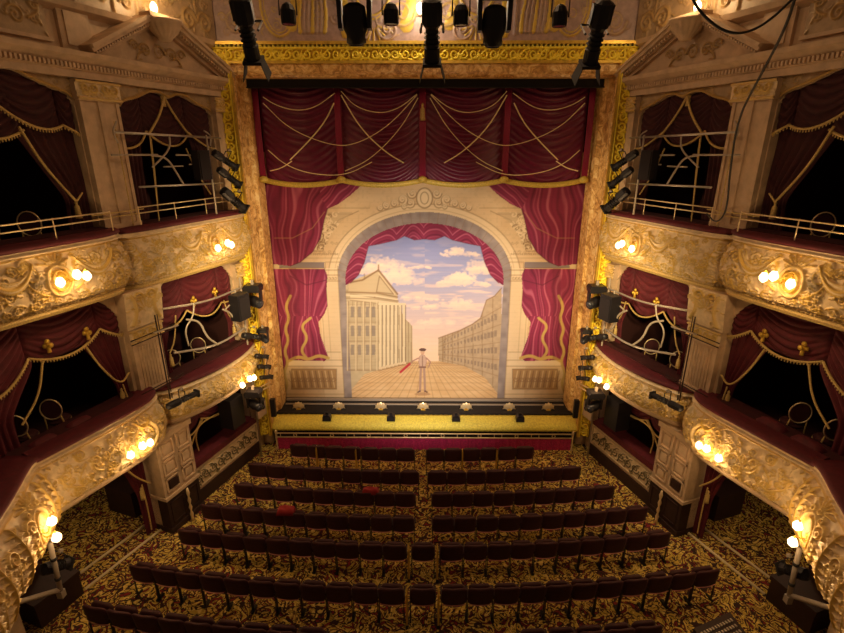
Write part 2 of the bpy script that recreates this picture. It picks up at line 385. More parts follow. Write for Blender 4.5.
# ------------------------------------------------------------------ proscenium frame
def proscenium():
    t = empty('proscenium_frame', (0, 13.5, .5), 'tall gilded proscenium frame with amber marble reveal around the painted curtain', 'frame')
    XO, XI, ZT, ZB, zi = 5.16, 4.83, 11.33, .45, 11.0
    y = 13.42
    def orn(L, seed):
        st = []; n = int(L/.24)
        for k in range(n):
            x = (k+.5)*L/n; d = 1 if k % 2 else -1
            st += [(spiral(x, .17, .11, 1.4, pi*(k % 2), d, 16), .030, .014, .07, 1), (bez((x-.12, .05), (x, .17+.16*d), (x+.14, .27), 6), .035, .012, .06, 1),
                   (bez((x+.1, .05), (x+.02, .12), (x-.05, .02), 5), .02, .01, .05, .9)]
        st += [(np.array([[0, .02], [L, .02]]), .02, .02, .05, 1), (np.array([[0, .315], [L, .315]]), .03, .03, .08, 1)]+bushy(L, .26, 0, .03, int(9*L), .10, 1, seed, .013)
        return st
    for s in (-1, 1):
        relief_flat((s*XO, y, ZB), (0, 0, 1), (-s, 0, 0), (0, -1, 0), ZT-ZB, XO-XI, orn(ZT-ZB, 3), 'gilded_stile', M['frame'], t, .013)
        b = MB(); b.box((min(s*XO, s*XI), y+.002, ZB), (max(s*XO, s*XI), y+.24, ZT)); b.build('stile_backing', M['gold'], t)
    relief_flat((-XO, y-.01, zi), (1, 0, 0), (0, 0, 1), (0, -1, 0), 2*XO, ZT-zi, orn(2*XO, 9), 'gilded_head', M['frame'], t, .013)
    b = MB(); b.box((-XO, y+.002, zi), (XO, y+.24, ZT)); b.build('head_backing', M['gold'], t)
    b = MB()   # egg beads and lip along the head
    for i in range(96):
        x = -5.05+i*10.1/95; b.lathe([(.001, -.035), (.03, -.02), (.036, 0), (.03, .02), (.001, .035)], (x, y-.07, ZT+.02), 6)
    b.build('bead_course', M['brightgold'], t, True)
    b = MB(); b.prism([(-XO-.04, ZT+.05), (XO+.04, ZT+.05), (XO+.04, ZT+.12), (-XO-.04, ZT+.12)], y-.12, y+.2); b.prism([(-XO, zi-.03), (XO, zi-.03), (XO, zi+.03), (-XO, zi+.03)], y-.07, y+.05)
    for s in (-1, 1): x0, x1 = sorted((s*XI, s*(XI-.05))); b.box((x0, y-.05, ZB), (x1, y+.05, zi))
    b.build('gilt_fillet', M['gold'], t)
    for s in (-1, 1):  # marble reveal, rounded bolection toward the stage
        V = []; F = []; prof = [(XI-.03, y+.02), (XI-.06, y+.12), (XI-.04, y+.24), (XI-.09, y+.62), (XI-.17, y+.72), (XI-.17, 14.75), (XI+.3, 14.75), (XI+.3, y+.02)]
        n = len(prof)
        for z in (ZB+.1, zi): V += [(s*a, c, z) for a, c in prof]
        F = [(i, (i+1) % n, n+(i+1) % n, n+i) for i in range(n)]+[tuple(range(n)), tuple(range(n, 2*n))]
        mk('marble_reveal', V, F, M['marble'], t, smooth=False)
    V = []; prof = [(y, zi), (y, zi-.2), (y+.1, zi-.26), (y+.25, zi-.24), (y+.3, zi-.3), (14.0, zi-.3), (14.0, zi)]; n = len(prof)
    for x in (-XI, XI): V += [(x, a, z) for a, z in prof]
    mk('marble_lintel', V, [(i, (i+1) % n, n+(i+1) % n, n+i) for i in range(n)]+[tuple(range(n)), tuple(range(n, 2*n))], M['marble'], t, smooth=False)
proscenium()

# ------------------------------------------------------------------ painted safety curtain
def painted_curtain():
    res = .018; x = np.arange(-4.9, 4.9, res); z = np.arange(.98, 8.9, res)
    X, Z = np.meshgrid(x, z, indexing='ij'); D = 14.9
    # where the artist's layout puts each point of the cloth
    a = X-CAMX; r = a*cos(YAW)+D*sin(YAW); fw = -a*sin(YAW)+D*cos(YAW); h = Z-CAMH
    dd = fw*cos(PITCH)-h*sin(PITCH); uu = fw*sin(PITCH)+h*cos(PITCH)
    PX = 422+FPX*r/dd; PY = 316.5-FPX*uu/dd
    PX = PX-424.5
    AX = np.abs(PX); Im = np.zeros(X.shape+(3,)); Im[:] = (.58, .43, .27)
    def nz(sx, sy, seed):
        g = np.random.default_rng(seed).random((64, 64)); fx = (PX/sx) % 63; fy = (PY/sy) % 63
        i = fx.astype(int); j = fy.astype(int); u = fx-i; v = fy-j; u = u*u*(3-2*u); v = v*v*(3-2*v)
        return (g[i, j]*(1-u)+g[i+1, j]*u)*(1-v)+(g[i, j+1]*(1-u)+g[i+1, j+1]*u)*v
    def inside(poly, XX=PX):
        P = np.array(poly, float); m = np.zeros(XX.shape, bool); n = len(P); j = n-1
        bb = (XX >= P[:, 0].min()) & (XX <= P[:, 0].max()) & (PY >= P[:, 1].min()) & (PY <= P[:, 1].max()); q = XX[bb]; w = PY[bb]; k = np.zeros(q.shape, bool)
        for i in range(n):
            xi, yi = P[i]; xj, yj = P[j]
            if yi != yj: k ^= ((yi > w) != (yj > w)) & (q < (xj-xi)*(w-yi)/(yj-yi)+xi)
            j = i
        m[bb] = k; return m
    def fill(m, c, al=1.0):
        al = np.clip(al*m, 0, 1)[..., None]; Im[:] = Im*(1-al)+np.array(c)*al
    def line(pts, w, c, al=1, XX=PX, clip=None):
        P = np.array(pts, float)
        bb = (XX > P[:, 0].min()-w) & (XX < P[:, 0].max()+w) & (PY > P[:, 1].min()-w) & (PY < P[:, 1].max()+w); q = XX[bb]; y = PY[bb]; best = np.full(q.shape, 9e9)
        for p0, p1 in zip(P[:-1], P[1:]):
            d = p1-p0; t = np.clip(((q-p0[0])*d[0]+(y-p0[1])*d[1])/(d@d+1e-9), 0, 1); best = np.minimum(best, np.hypot(q-p0[0]-t*d[0], y-p0[1]-t*d[1]))
        m = np.zeros(XX.shape); m[bb] = np.clip(w/2+.35-best, 0, .7)/.7
        if clip is not None: m = m*clip
        fill(m, c, al)
    STONE = (.64, .44, .25); STL = (.78, .60, .39); STD = (.33, .22, .13); BR = (.26, .15, .07)
    RED = (.27, .022, .075); REDL = (.56, .13, .22); REDD = (.11, .008, .035); GREY = (.24, .19, .19); GREYL = (.38, .31, .29)
    fill(np.ones(X.shape), STONE); fill((nz(9, 9, 1)), STL, .35); fill(nz(2.2, 2.2, 11) > .7, STD, .12)
    def E(cx, cy, rx, ry): return ((PX-cx)/rx)**2+((PY-cy)/ry)**2
    arch_o = ((E(0, 276, 87, 64) < 1) & (PY < 276)) | ((AX < 87-(PY-276)*.055) & (PY >= 276))
    arch_i = ((E(0, 278, 79, 55) < 1) & (PY < 278)) | ((AX < 79-(PY-278)*.055) & (PY >= 278))
    mould = ((E(0, 276, 96, 72) < 1) & (PY < 276)) & ~arch_o
    fill(mould, STL, .8); line(ring(0, 276, 96, 72, 40, pi, 2*pi), 1.2, BR, .6); line(ring(0, 276, 90, 67, 40, pi, 2*pi), .8, BR, .4)
    fill(arch_o, GREY); fill(arch_o*nz(5, 5, 2), GREYL, .9)
    for k in range(30):
        an = pi+pi*k/29; line([(79*cos(an), 278+55*sin(an)), (87*cos(an), 276+64*sin(an))], .6, BR, .5)
    # sky
    t = np.clip((PY-222)/(350-222), 0, 1)[..., None]
    sky = np.where(t < .45, np.array((.16, .20, .46))*(1-t/.45)+np.array((.38, .38, .58))*(t/.45), np.array((.38, .38, .58))*(1-(t-.45)/.55)+np.array((.90, .62, .46))*((t-.45)/.55))
    Im[arch_i] = sky[arch_i]
    streak = nz(26, 3.4, 3)*.6+nz(9, 1.7, 4)*.4; fill(arch_i*(np.clip((streak-.52)*5, 0, 1))*(PY < 352), (.86, .62, .52), .8*np.ones(X.shape)*np.clip((PY-235)/60, .1, 1))
    fz = nz(3.1, 2.3, 71)*.6+nz(1.6, 1.3, 72)*.4; gz = nz(6, 3, 73)*3
    def cloud(cx, cy, w, h, s):
        q = np.random.default_rng(s)
        for k in range(14):
            u = q.random()*2-1; rr = h*(.35+.5*q.random())*(1-.6*abs(u)); yy = cy-rr*.5*(1-abs(u))-q.random()*h*.4*(1-abs(u))
            e = ((PX-cx-u*w)/(rr*1.9))**2+((PY-yy)/rr)**2; m = np.clip((1-e+(fz-.5)*1.5)*1.4, 0, 1)*(PY < cy+1+gz)*arch_i
            fill(m, (.93, .70, .56), .55); fill(m*(PY > yy)*fz, (.60, .42, .46), .35)
    for c in ((-42, 272, 26, 13, 1), (-30, 283, 32, 10, 2), (35, 255, 20, 8, 3), (38, 285, 26, 10, 4), (55, 272, 15, 9, 5), (-10, 300, 30, 5, 6), (30, 308, 40, 8, 7), (15, 325, 50, 6, 8), (-5, 268, 14, 3, 9)): cloud(*c)
    # square
    gr = arch_i & (PY > 361); Im[gr] = (.66, .42, .21); fill(gr*nz(7, 2, 5), (.82, .60, .36), .5)
    for k in range(-22, 23): line([(k*2.0, 362), (k*9.0, 399)], .7, (.36, .19, .08), .55, clip=gr)
    for k in range(9): line([(-82, 363+k*k*.55), (82, 363+k*k*.55)], .6, (.36, .19, .08), .5, clip=gr)
    # receding houses on the right
    P = [(77, 398), (77, 288), (70, 296), (62, 300), (56, 318), (48, 324), (36, 330), (22, 335), (14, 338), (14, 361), (40, 366), (60, 377)]
    m = inside(P) & arch_i; fill(m, (.52, .38, .25)); fill(m*nz(3, 3, 6), (.34, .24, .16), .5)
    for k in range(10):
        xx = 18+k*k*.62; fill(m*(np.abs(PX-xx) < .5), BR, .55)
    for f in (.15, .32, .5, .68, .85): line([(14, 340+f*21), (77, 292+f*100)], .9, BR, .5, clip=m)
    for k in range(16):
        xx = 20+k*3.4; w = .5+k*.06
        for f in (.22, .4, .58, .76):
            y0 = 340+f*21; y1 = 292+f*100; yy = y0+(y1-y0)*(xx-14)/63; fill(m*((np.abs(PX-xx) < w) & (np.abs(PY-yy) < 1.0+k*.14)), (.20, .14, .11), .6)
    line([(14, 338), (36, 330), (48, 324), (56, 318), (62, 300), (70, 296), (77, 288)], 1.1, BR, .8, clip=arch_i)
    # temple fronted building on the left
    m = inside([(-80, 398), (-80, 288), (-74, 280), (-50, 277), (-46, 272), (-28, 296), (-28, 300), (-20, 318), (-12, 326), (-12, 361), (-40, 368), (-60, 374)]) & arch_i
    fill(m, (.56, .44, .28)); fill(m*nz(4, 4, 7), (.36, .27, .17), .45)
    fill(inside([(-74, 294), (-26, 301), (-26, 306), (-74, 300)])*arch_i, (.68, .54, .35)); line([(-74, 294), (-26, 301)], 1, BR, .8); line([(-74, 300), (-26, 306)], .9, BR, .7)
    line([(-50, 297), (-42, 279), (-27, 300)], 1.4, BR, .8); fill(inside([(-48, 297), (-42, 281), (-29, 299)]), (.44, .33, .22), .8)
    line([(-76, 284), (-48, 283)], 1, BR, .7); line([(-76, 288), (-48, 287)], .7, BR, .6); line([(-45, 272), (-43, 278)], 2, BR, .6)
    for k in range(7):
        xx = -44+k*3.9; y0 = 305; y1 = 369-k*.9; fill(((np.abs(PX-xx) < 1.3) & (PY > y0) & (PY < y1)), (.74, .60, .40)); line([(xx+1.7, y0), (xx+1.7, y1)], 1.0, (.22, .14, .09), .8)
    for xx in (-72, -65, -57, -51):
        for y0 in (306, 325, 344): fill(((np.abs(PX-xx) < 1.6) & (PY > y0) & (PY < y0+11)), (.24, .19, .17), .75); line([(xx-2.2, y0), (xx+2.2, y0)], .8, STL, .7)
    line([(-78, 322), (-46, 322)], 1, BR, .5); line([(-78, 341), (-46, 341)], 1, BR, .5); line([(-78, 370), (-44, 370), (-12, 362)], 1.2, BR, .7)
    for k in range(5): xx = -25+k*3; fill(m*(np.abs(PX-xx) < .4), BR, .6)
    for k in range(26): line([(-80, 292+k*3.1), (-46, 293+k*3.0)], .5, BR, .22)
    for xx in (-77, -68.5, -61, -54, -47.5): line([(xx, 302), (xx, 370)], 1.3, (.70, .56, .36), .8); line([(xx+1.1, 302), (xx+1.1, 370)], .6, BR, .7)
    for k in range(12): line([(-76+k*4.2, 301+k*.45), (-76+k*4.2, 305+k*.5)], .8, BR, .6)
    line([(-78, 290), (-30, 293)], .8, BR, .6); line([(-66, 284), (-66, 279), (-58, 276), (-52, 279)], 1.4, BR, .7)
    fill(inside([(-76, 282), (-46, 270), (-27, 294), (-27, 300), (-76, 292)])*arch_i, (.58, .44, .27))
    line([(-78, 283), (-62, 280), (-46, 270), (-27, 294)], 1.8, BR, .9); line([(-46, 273), (-30, 294)], .8, STL, .9); line([(-48, 292), (-45, 276), (-31, 294), (-48, 292)], 1.1, BR, .8)
    line([(-78, 292), (-48, 293), (-27, 297)], 1.6, BR, .8); line([(-78, 298), (-48, 299), (-27, 302)], 1.0, BR, .7); line([(-78, 295), (-48, 296), (-27, 299.5)], 1.2, (.78, .62, .42), .9)
    for k in range(7): xx = -44+k*3.9; fill((np.abs(PX-xx) < 2) & (np.abs(PY-304) < 1.2), (.76, .6, .4)); fill((np.abs(PX-xx) < 2) & (np.abs(PY-368+k*.9) < 1.2), (.70, .54, .35))
    line([(-46, 271), (-46, 265)], 1.6, BR, .8); line([(-60, 279), (-60, 274)], 1.4, BR, .6)
    # small painted figure with a hat and banner
    line([(-3.5, 366), (-4, 377), (-4.5, 391)], 2.2, (.42, .26, .22)); line([(-.5, 366), (0, 377), (.5, 391)], 2.2, (.42, .26, .22))
    fill(E(-2, 361, 4.2, 7) < 1, (.50, .30, .25)); fill((np.abs(PX+2) < 3.6-.25*np.abs(PY-361)) & (np.abs(PY-361) < 6), (.60, .42, .34), .8); line([(-5, 367), (1, 367)], 1.6, (.22, .10, .08)); line([(-4.5, 391), (-6.5, 392)], 1.6, (.16, .08, .06)); line([(.5, 391), (2.5, 392)], 1.6, (.16, .08, .06)); line([(-2, 356), (-2, 366)], .8, (.24, .12, .09)); fill(E(-2, 352, 2.1, 2.5) < 1, (.62, .38, .26)); fill(E(-2, 349.6, 3.6, 1.6) < 1, (.14, .07, .06))
    line([(-6, 358), (-12, 361), (-15, 365)], 1.3, (.40, .22, .18)); line([(2, 358), (6, 362), (4, 367)], 1.3, (.40, .22, .18)); line([(-15, 364), (-24, 372)], 2.4, (.50, .03, .05)); fill(E(-2, 394, 8, 1.6) < 1, (.36, .20, .11), .6)
    # pink festoon under the arch
    def cloth(mask, fx, fy, amp, seed, per=3.2):
        ph = fx+nz(11, 26, seed)*6; s = .6*np.sin(ph*2*pi/per)+.6*np.sin(ph*2*pi/(per*2.37)+1.3); fill(mask, RED); fill(mask*np.clip(s-.25, 0, 1), REDL, .95); fill(mask*np.clip(-s-.25, 0, 1), REDD, .75); fill(mask*nz(14, 18, seed+1), REDD, .35)
    for s in (-1, 1):
        XX = PX*s
        mk_ = inside([(0, 222), (0, 239), (10, 240), (20, 236), (28, 240), (45, 244), (56, 246), (60, 262), (66, 275), (73, 282), (80, 286), (80, 262), (76, 250), (66, 238), (50, 229), (30, 223)], XX) & arch_i
        cloth(mk_, (PY-222)-np.abs(((XX+2) % 30)-15)**2*.045-.0045*XX**2, 0, 1, 20+s, 3.6)
        line([(0, 239), (10, 240), (20, 236), (28, 240), (45, 244), (56, 246), (60, 262), (66, 275), (74, 283)], .8, REDD, .7, XX=XX)
        # pier, cornice and plinth
        pier = (XX > 87-(PY-265)*.055) & (XX < 106-(PY-265)*.05) & (PY > 268); fill(pier, STL, .6); line([(87, 266), (80, 398)], 1, BR, .5, XX=XX); line([(99, 272), (93, 362)], .8, BR, .35, XX=XX)
        fill((XX > 100) & (XX < 145) & (PY > 262) & (PY < 268), GREY); line([(100, 268), (145, 268)], .9, BR, .7, XX=XX); line([(84, 258), (140, 258)], .8, BR, .5, XX=XX)
        for k in range(20): fill(((XX-87-k*2.2)**2+(PY-254)**2 < 1.1), BR, .5)
        for y0 in (270, 275, 281): line([(85-(y0-268)*.05, y0), (106, y0)], 1.1, BR, .6, XX=XX)
        for k in range(6): line(spiral(89+k*3.1, 278, 2, 1.1, 0, 1, 10), .8, BR, .6, XX=XX)
        for k in range(22): line(spiral(88+k*2.4, 246+9*(k % 2)-3, 1.8, 1.1, k, 1, 8), .7, BR, .45, XX=XX)
        line([(99, 268), (99, 262), (84, 262)], .9, BR, .6, XX=XX); line([(104, 284), (99, 358)], .8, BR, .5, XX=XX)
        fill((XX > 86) & (XX < 104) & (np.abs(PY-356) < 4), STL, .5); line([(84, 352), (104, 352)], .8, BR, .6, XX=XX)
        # spandrel
        sp = [(140, 212), (72, 212), (84, 222), (96, 238), (101, 250), (140, 250)]
        line([(140, 208), (55, 208)], .9, BR, .5, XX=XX); line([(66, 211), (86, 220), (97, 236), (102, 251), (135, 251)], 1.0, BR, .6, XX=XX); line([(72, 214), (130, 214)], .8, BR, .5, XX=XX)
        msp = inside(sp, XX); fill(msp, (.50, .36, .22), .6)
        q = np.random.default_rng(31)
        for k in range(70):
            cx = 76+q.random()*40; cy = 213+q.random()*37; line(spiral(cx, cy, 2.5+3*q.random(), 1.2, q.random()*6, 1, 14), 1.1, BR if k % 2 else STL, .85, XX=XX, clip=msp)
        # bases, plinth panel with strapwork
        fill((XX > 84) & (XX < 140) & (PY > 360) & (PY < 366), STL, .8); line([(82, 360), (140, 360)], .9, BR, .6, XX=XX); line([(82, 366), (138, 366)], .8, BR, .6, XX=XX)
        pn = (XX > 88) & (XX < 133) & (PY > 369) & (PY < 389); fill(pn, (.42, .25, .11)); line([(88, 369), (133, 369), (133, 389), (88, 389), (88, 369)], 1, BR, .7, XX=XX)
        for k in range(14): line([(90+k*3.2, 387), (93+k*3.2, 371)], 1.1, (.24, .13, .06) if k % 2 else (.72, .52, .28), .8, XX=XX); line(spiral(91+k*3.2, 379, 3, 1.1, 0, 1, 12), .8, (.28, .15, .07), .7, XX=XX)
        line([(80, 394), (138, 394)], .9, BR, .5, XX=XX)
        # great side curtains
        up = inside([(170, 180), (60, 180), (66, 188), (75, 196), (86, 204), (97, 209), (100, 219), (104, 238), (112, 252), (124, 262), (134, 266), (170, 262)], XX)
        w1 = inside([(60, 180), (66, 188), (75, 196), (86, 204), (97, 209), (104, 196), (106, 180)], XX)
        cloth(up, 44*np.arctan2(XX-138, 330-PY)+.15*XX, 0, 1, 40+s, 2.6); cloth(w1, PY*.8-XX*.75, 0, 1, 44+s, 3.6)
        line([(97, 209), (100, 219), (104, 238), (112, 252), (124, 262), (134, 266)], 1, REDD, .8, XX=XX)
        line([(150, 238), (132, 238), (112, 228), (100, 212)], .8, (.55, .28, .14), .55, XX=XX)
        lo = inside([(170, 269), (100, 269), (97, 275), (98, 290), (97, 306), (100, 314), (106, 322), (104, 335), (100, 346), (96, 357), (100, 361), (136, 360), (150, 398), (170, 398)], XX)
        cloth(lo, np.where(PY < 316, 30*np.arctan2(XX-120, 350-PY), 52*np.arctan2(XX-122, PY-260))+XX*.1, 0, 1, 50+s, 2.4)
        line([(100, 269), (98, 280), (118, 285), (134, 276)], 1.2, REDD, .7, XX=XX)
        sm = lambda q: Plan.smooth(np.array(q, float)); line(sm([(96, 358), (106, 355), (116, 360), (126, 356), (136, 361)]), 3, (.55, .36, .10), .95, XX=XX); line(sm([(114, 318), (124, 326), (116, 338), (124, 350), (118, 358)]), 2.6, (.52, .34, .10), .9, XX=XX)
        z_ = [(134+5*(k % 2)+.3*k, 296+k*11) for k in range(10)]; line(sm(z_), 2.8, (.52, .34, .10), .9, XX=XX)
        fill((XX > 128) & (XX < 136) & (PY > 268) & (PY < 360), REDD, .35)
        # cartouche wings
        for k, (cx, cy, rr) in enumerate(((12, 194, 5), (14, 203, 5), (22, 200, 5.5), (30, 204, 4.5), (20, 207, 3), (38, 206, 4), (44, 208, 3))): line(spiral(cx, cy, rr, 1.5, k, 1, 20), 1.3, BR, .7, XX=XX); line(spiral(cx, cy-.8, rr*.8, 1.5, k, 1, 20), 1.1, STL, .8, XX=XX)
    fill(E(0, 198, 8, 10) < 1, STL); line(ring(0, 198, 8, 10), 1.4, BR, .8); line(ring(0, 198, 4, 6), 1.1, BR, .7)
    Im[:] *= (1-.05*(np.sin(PY*2*pi/4.1) > .93))[..., None]
    m, nt, b = new_mat('painted_canvas'); at_ = nt.nodes.new('ShaderNodeVertexColor'); at_.layer_name = 'paint'
    nt.links.new(at_.outputs['Color'], b.inputs['Base Color']); b.inputs['Roughness'].default_value = .85
    V = np.stack([X, np.full(X.shape, D), Z], -1).reshape(-1, 3)
    o = mk('painted_stage_curtain', V, grid_faces(*X.shape), m, None, colattr=np.clip(Im, 0, 1).reshape(-1, 3), smooth=False)
    so = o.modifiers.new('thick', 'SOLIDIFY'); so.thickness = .02; so.offset = 0
    tag(o, 'painted stage curtain showing a classical square, blue sky and tall arch', 'curtain')
painted_curtain()

# ------------------------------------------------------------------ soft goods
def swag_mesh(mp, u0, u1, zt0, zt1, zb0, zb1, sag, v, nf, name, m, parent, depth=.03, puff=.09, topsag=0, ns=40, fs=0):
    nt = nf*7; s = np.linspace(0, 1, ns)[:, None]; t = np.linspace(0, 1, nt)[None, :]
    top = zt0+(zt1-zt0)*s-topsag*4*s*(1-s); bot = zb0+(zb1-zb0)*s-sag*4*s*(1-s); tt = t**1.15
    z = top+(bot-top)*tt; env = np.sin(pi*s)**.35
    V = v+puff*np.sin(pi*t)**.5*env*1+depth*np.abs(np.sin(pi*nf*(t+fs*(4*s*(1-s)-1))+.5*np.sin(5*s)))*env+0*s
    u = u0+(u1-u0)*s+0*t
    return mk(name, mp(u, V, z).reshape(-1, 3), grid_faces(ns, nt), m, parent)
def drape_mesh(mp, A, B, v, nf, name, m, parent, depth=.05):
    """A, B: lists of (u,z) down the two edges"""
    A = np.array(A, float); B = np.array(B, float); n = 36; k = np.linspace(0, len(A)-1, n)
    def sm(P):
        Q = np.stack([np.interp(k, range(len(P)), P[:, c]) for c in (0, 1)], 1)
        for _ in range(3): Q[1:-1] = (Q[:-2]+2*Q[1:-1]+Q[2:])/4
        return Q
    a = sm(A)[None]; b = sm(B)[None]; ns = nf*8+1; s = np.linspace(0, 1, ns)[:, None]
    u = a[..., 0]*(1-s)+b[..., 0]*s; z = a[..., 1]*(1-s)+b[..., 1]*s
    V = v+depth*np.abs(np.sin(pi*nf*s+.25*np.sin(z*4)))+0*u
    return mk(name, mp(u, V, z).reshape(-1, 3), grid_faces(ns, n), m, parent)
def fringe(pl, drop, name, m, parent, r=.022, step=.055):
    """pl: world points; a bullion cord with hanging beads"""
    b = MB(); b.tube(pl, r, 6)
    P = [Vector(p) for p in pl]; acc = 0
    for a, c in zip(P[:-1], P[1:]):
        d = (c-a).length; x = -acc
        while x+step < d:
            x += step; q = a+(c-a)*(x/d); b.tube([q, q-Vector((0, 0, drop*.5)), q-Vector((0, 0, drop))], [r*.35, r*.7, r*.45], 4)
        acc = d-x
    return b.build(name, m, parent, True)
def tassel(p, parent, s=1.0, name='tassel', m=None):
    b = MB(); b.lathe([(.008, .12), (.02, .09), (.035, .06), (.03, .03), (.045, .0), (.05, -.12), (.055, -.2), (.01, -.21)][::-1] if 0 else [(.005, .12*s), (.03*s, .08*s), (.02*s, .04*s), (.045*s, 0), (.05*s, -.14*s), (.056*s, -.22*s)], p, 10)
    return b.build(name, m or M['oldgold'], parent, True)
def sagpts(mp, u0, z0, u1, z1, sag, v, n=22):
    s = np.linspace(0, 1, n); u = u0+(u1-u0)*s; z = z0+(z1-z0)*s-sag*4*s*(1-s); vv = v+.07*np.sin(pi*s)
    return [tuple(p) for p in mp(u, vv, z)]
def flatmap(D): return lambda u, v, z: np.stack([u+0*z, D-v+0*u+0*z, z+0*u], -1)

def house_valance():
    t = empty('stage_valance', (0, 14.5, 8), 'wine velvet ruched valance with gold hem hanging above the painted curtain', 'curtain')
    mp = flatmap(14.55); cols = [-4.56, -2.36, -.06, 2.24, 4.48]
    for a, c in zip(cols[:-1], cols[1:]):
        swag_mesh(mp, a+.05, c-.05, 10.75, 10.75, 8.18, 8.18, .14, 0, 15, 'ruched_panel', M['valance'], t, .085, .05, 0, 44, fs=-.16)
        pts = sagpts(mp, a, 8.14, c, 8.14, .13, .06, 26)
        V = []; F = []
        for p in pts:
            x, y, z = p; V += [(x, y-.03, z+.07), (x, y-.045, z), (x, y-.03, z-.07), (x, y+.05, z-.07), (x, y+.05, z+.07)]
        for i in range(len(pts)-1):
            for j in range(5): F.append((i*5+j, i*5+(j+1) % 5, i*5+5+(j+1) % 5, i*5+5+j))
        mk('gold_hem', V, F, M['hem'], t)
    for x in cols:
        b = MB()
        for k in range(4): b.tube([(x-.06+.04*k, 14.36, 8.2), (x-.06+.04*k, 14.33, 9.4), (x-.06+.04*k, 14.38, 10.7)], .024, 8)
        b.build('gathered_column', M['pipe_red'], t, True)
        b = MB(); b.lathe([(.02, -.1), (.12, -.06), (.14, 0), (.11, .06), (.03, .1)], (x, 14.36, 8.17), 12); b.build('gold_rosette', M['hem'], t, True)
    R = [([(263, 97), (275, 105), (295, 111), (315, 108), (335, 93)], .012), ([(263, 103), (290, 130), (335, 147), (360, 143), (390, 125), (417, 95)], .012),
         ([(290, 160), (310, 140), (325, 122), (334, 103)], .019), ([(341, 91), (355, 107), (380, 114), (400, 108), (417, 94)], .012), ([(341, 95), (360, 128), (385, 152), (404, 163)], .019),
         ([(418, 98), (400, 130), (370, 160), (345, 171)], .012), ([(268, 150), (285, 165), (310, 174), (345, 176), (372, 162)], .012), ([(270, 171), (282, 168), (292, 161)], .016)]
    for pts, r in R:
        for s in (0, 1):
            q = [at(424 + (424-x) if s else x, y, 14.26) for x, y in pts]; P = Plan.smooth(np.array(q))
            b = MB(); b.tube([tuple(p) for p in P], r, 6); b.build('gold_cord', M['palecord'], t, True)
    tassel((-.06, 14.28, 10.0), t, 1.3)
house_valance()
b = MB(); b.box((-4.74, 14.12, 10.50), (4.74, 14.2, 11.0)); b.box((-4.74, 14.10, 10.50), (4.74, 14.12, 10.53)); tag(b.build('valance_shade_strip', M['blackmatt'], None), 'black strip added as shade across the top of the stage opening', 'curtain')  # added black strip standing in for the shade over the valance top

# ------------------------------------------------------------------ stage edge and orchestra rail
b = MB(); b.box((-4.78, 13.9, 0), (4.78, 15.2, .96)); struct(b.build('trim_1', M['blackmatt']))
b = MB(); b.box((-4.64, 14.70, .96), (4.64, 14.78, 1.03)); struct(b.build('trim_2', M['pipe_old']))
b = MB(); b.box((-4.6, 14.42, .96), (4.6, 14.46, 1.0)); struct(b.build('trim_3', M['pipe_old']))
o = MB(); V = []; F = []
prof = [(13.42, .60), (13.42, .68), (13.47, .78), (13.6, .87), (13.78, .92), (13.88, .92), (13.88, .60)]; n = len(prof)
for x in np.linspace(-4.85, 4.85, 120): V += [(x, y, z+.006*sin(x*40)) for y, z in prof]
for i in range(119):
    for j in range(n): F.append((i*n+j, i*n+(j+1) % n, (i+1)*n+(j+1) % n, (i+1)*n+j))
tag(mk('stage_edge_bolster', V, F, M['brightgold'], None), 'long gold padded bolster along the front edge of the stage', 'bolster')
fs0 = None
for px in (299, 339, 381, 423, 466, 509, 548):
    x = at(px, 409, 14.15)[0]
    if fs0 is None:
        fs0 = empty('footlight_shell', (x, 14.15, .96), 'small gilded scallop footlight shell standing on the black stage edge', 'footlight', 'footlight shells along the stage edge')
        V = []; F = []
        for i in range(13):
            a = pi*i/12; r = .19*(1+.08*cos(12*a))
            V += [(x+.3*r*cos(a), 14.10, .98+.3*r*sin(a)), (x+.7*r*cos(a), 14.16, .98+.7*r*sin(a)), (x+r*cos(a), 14.13, .98+r*sin(a)*1.2)]
        for i in range(12):
            for j in (0, 1): F.append((i*3+j, i*3+j+1, i*3+j+4, i*3+j+3))
        s_ = mk('shell', V, F, M['brass'], fs0); so = s_.modifiers.new('t', 'SOLIDIFY'); so.thickness = .02
        b = MB(); b.box((x-.07, 14.08, .96), (x+.07, 14.2, .99)); b.build('foot', M['gold'], fs0)
    else:
        c = copy_tree(fs0); c.location.x = x
sp0 = None
for i, px in enumerate((327, 391, 456, 520)):
    x = at(px, 420, 13.6)[0]
    if sp0 is None:
        sp0 = empty('stage_edge_speaker', (x, 13.6, .87), 'x', 'speaker', 'small speakers on the gold bolster')
        b = MB(); b.prism([(x-.13, .88), (x+.13, .88), (x+.12, 1.03), (x+.06, 1.07), (x-.06, 1.07), (x-.12, 1.03)], 13.52, 13.74); b.build('cabinet', M['black'], sp0)
        b = MB(); b.box((x-.11, 13.505, .9), (x+.11, 13.52, 1.02)); b.build('grille', M['blackmatt'], sp0)
        b = MB(); b.box((x-.04, 13.6, 1.07), (x+.04, 13.66, 1.14)); b.build('bracket', M['black'], sp0)
        c = sp0
    else: c = copy_tree(sp0); c.location.x = x
    c['label'] = 'small black speaker on the gold bolster, '+('furthest left', 'second from the left', 'second from the right', 'furthest right')[i]
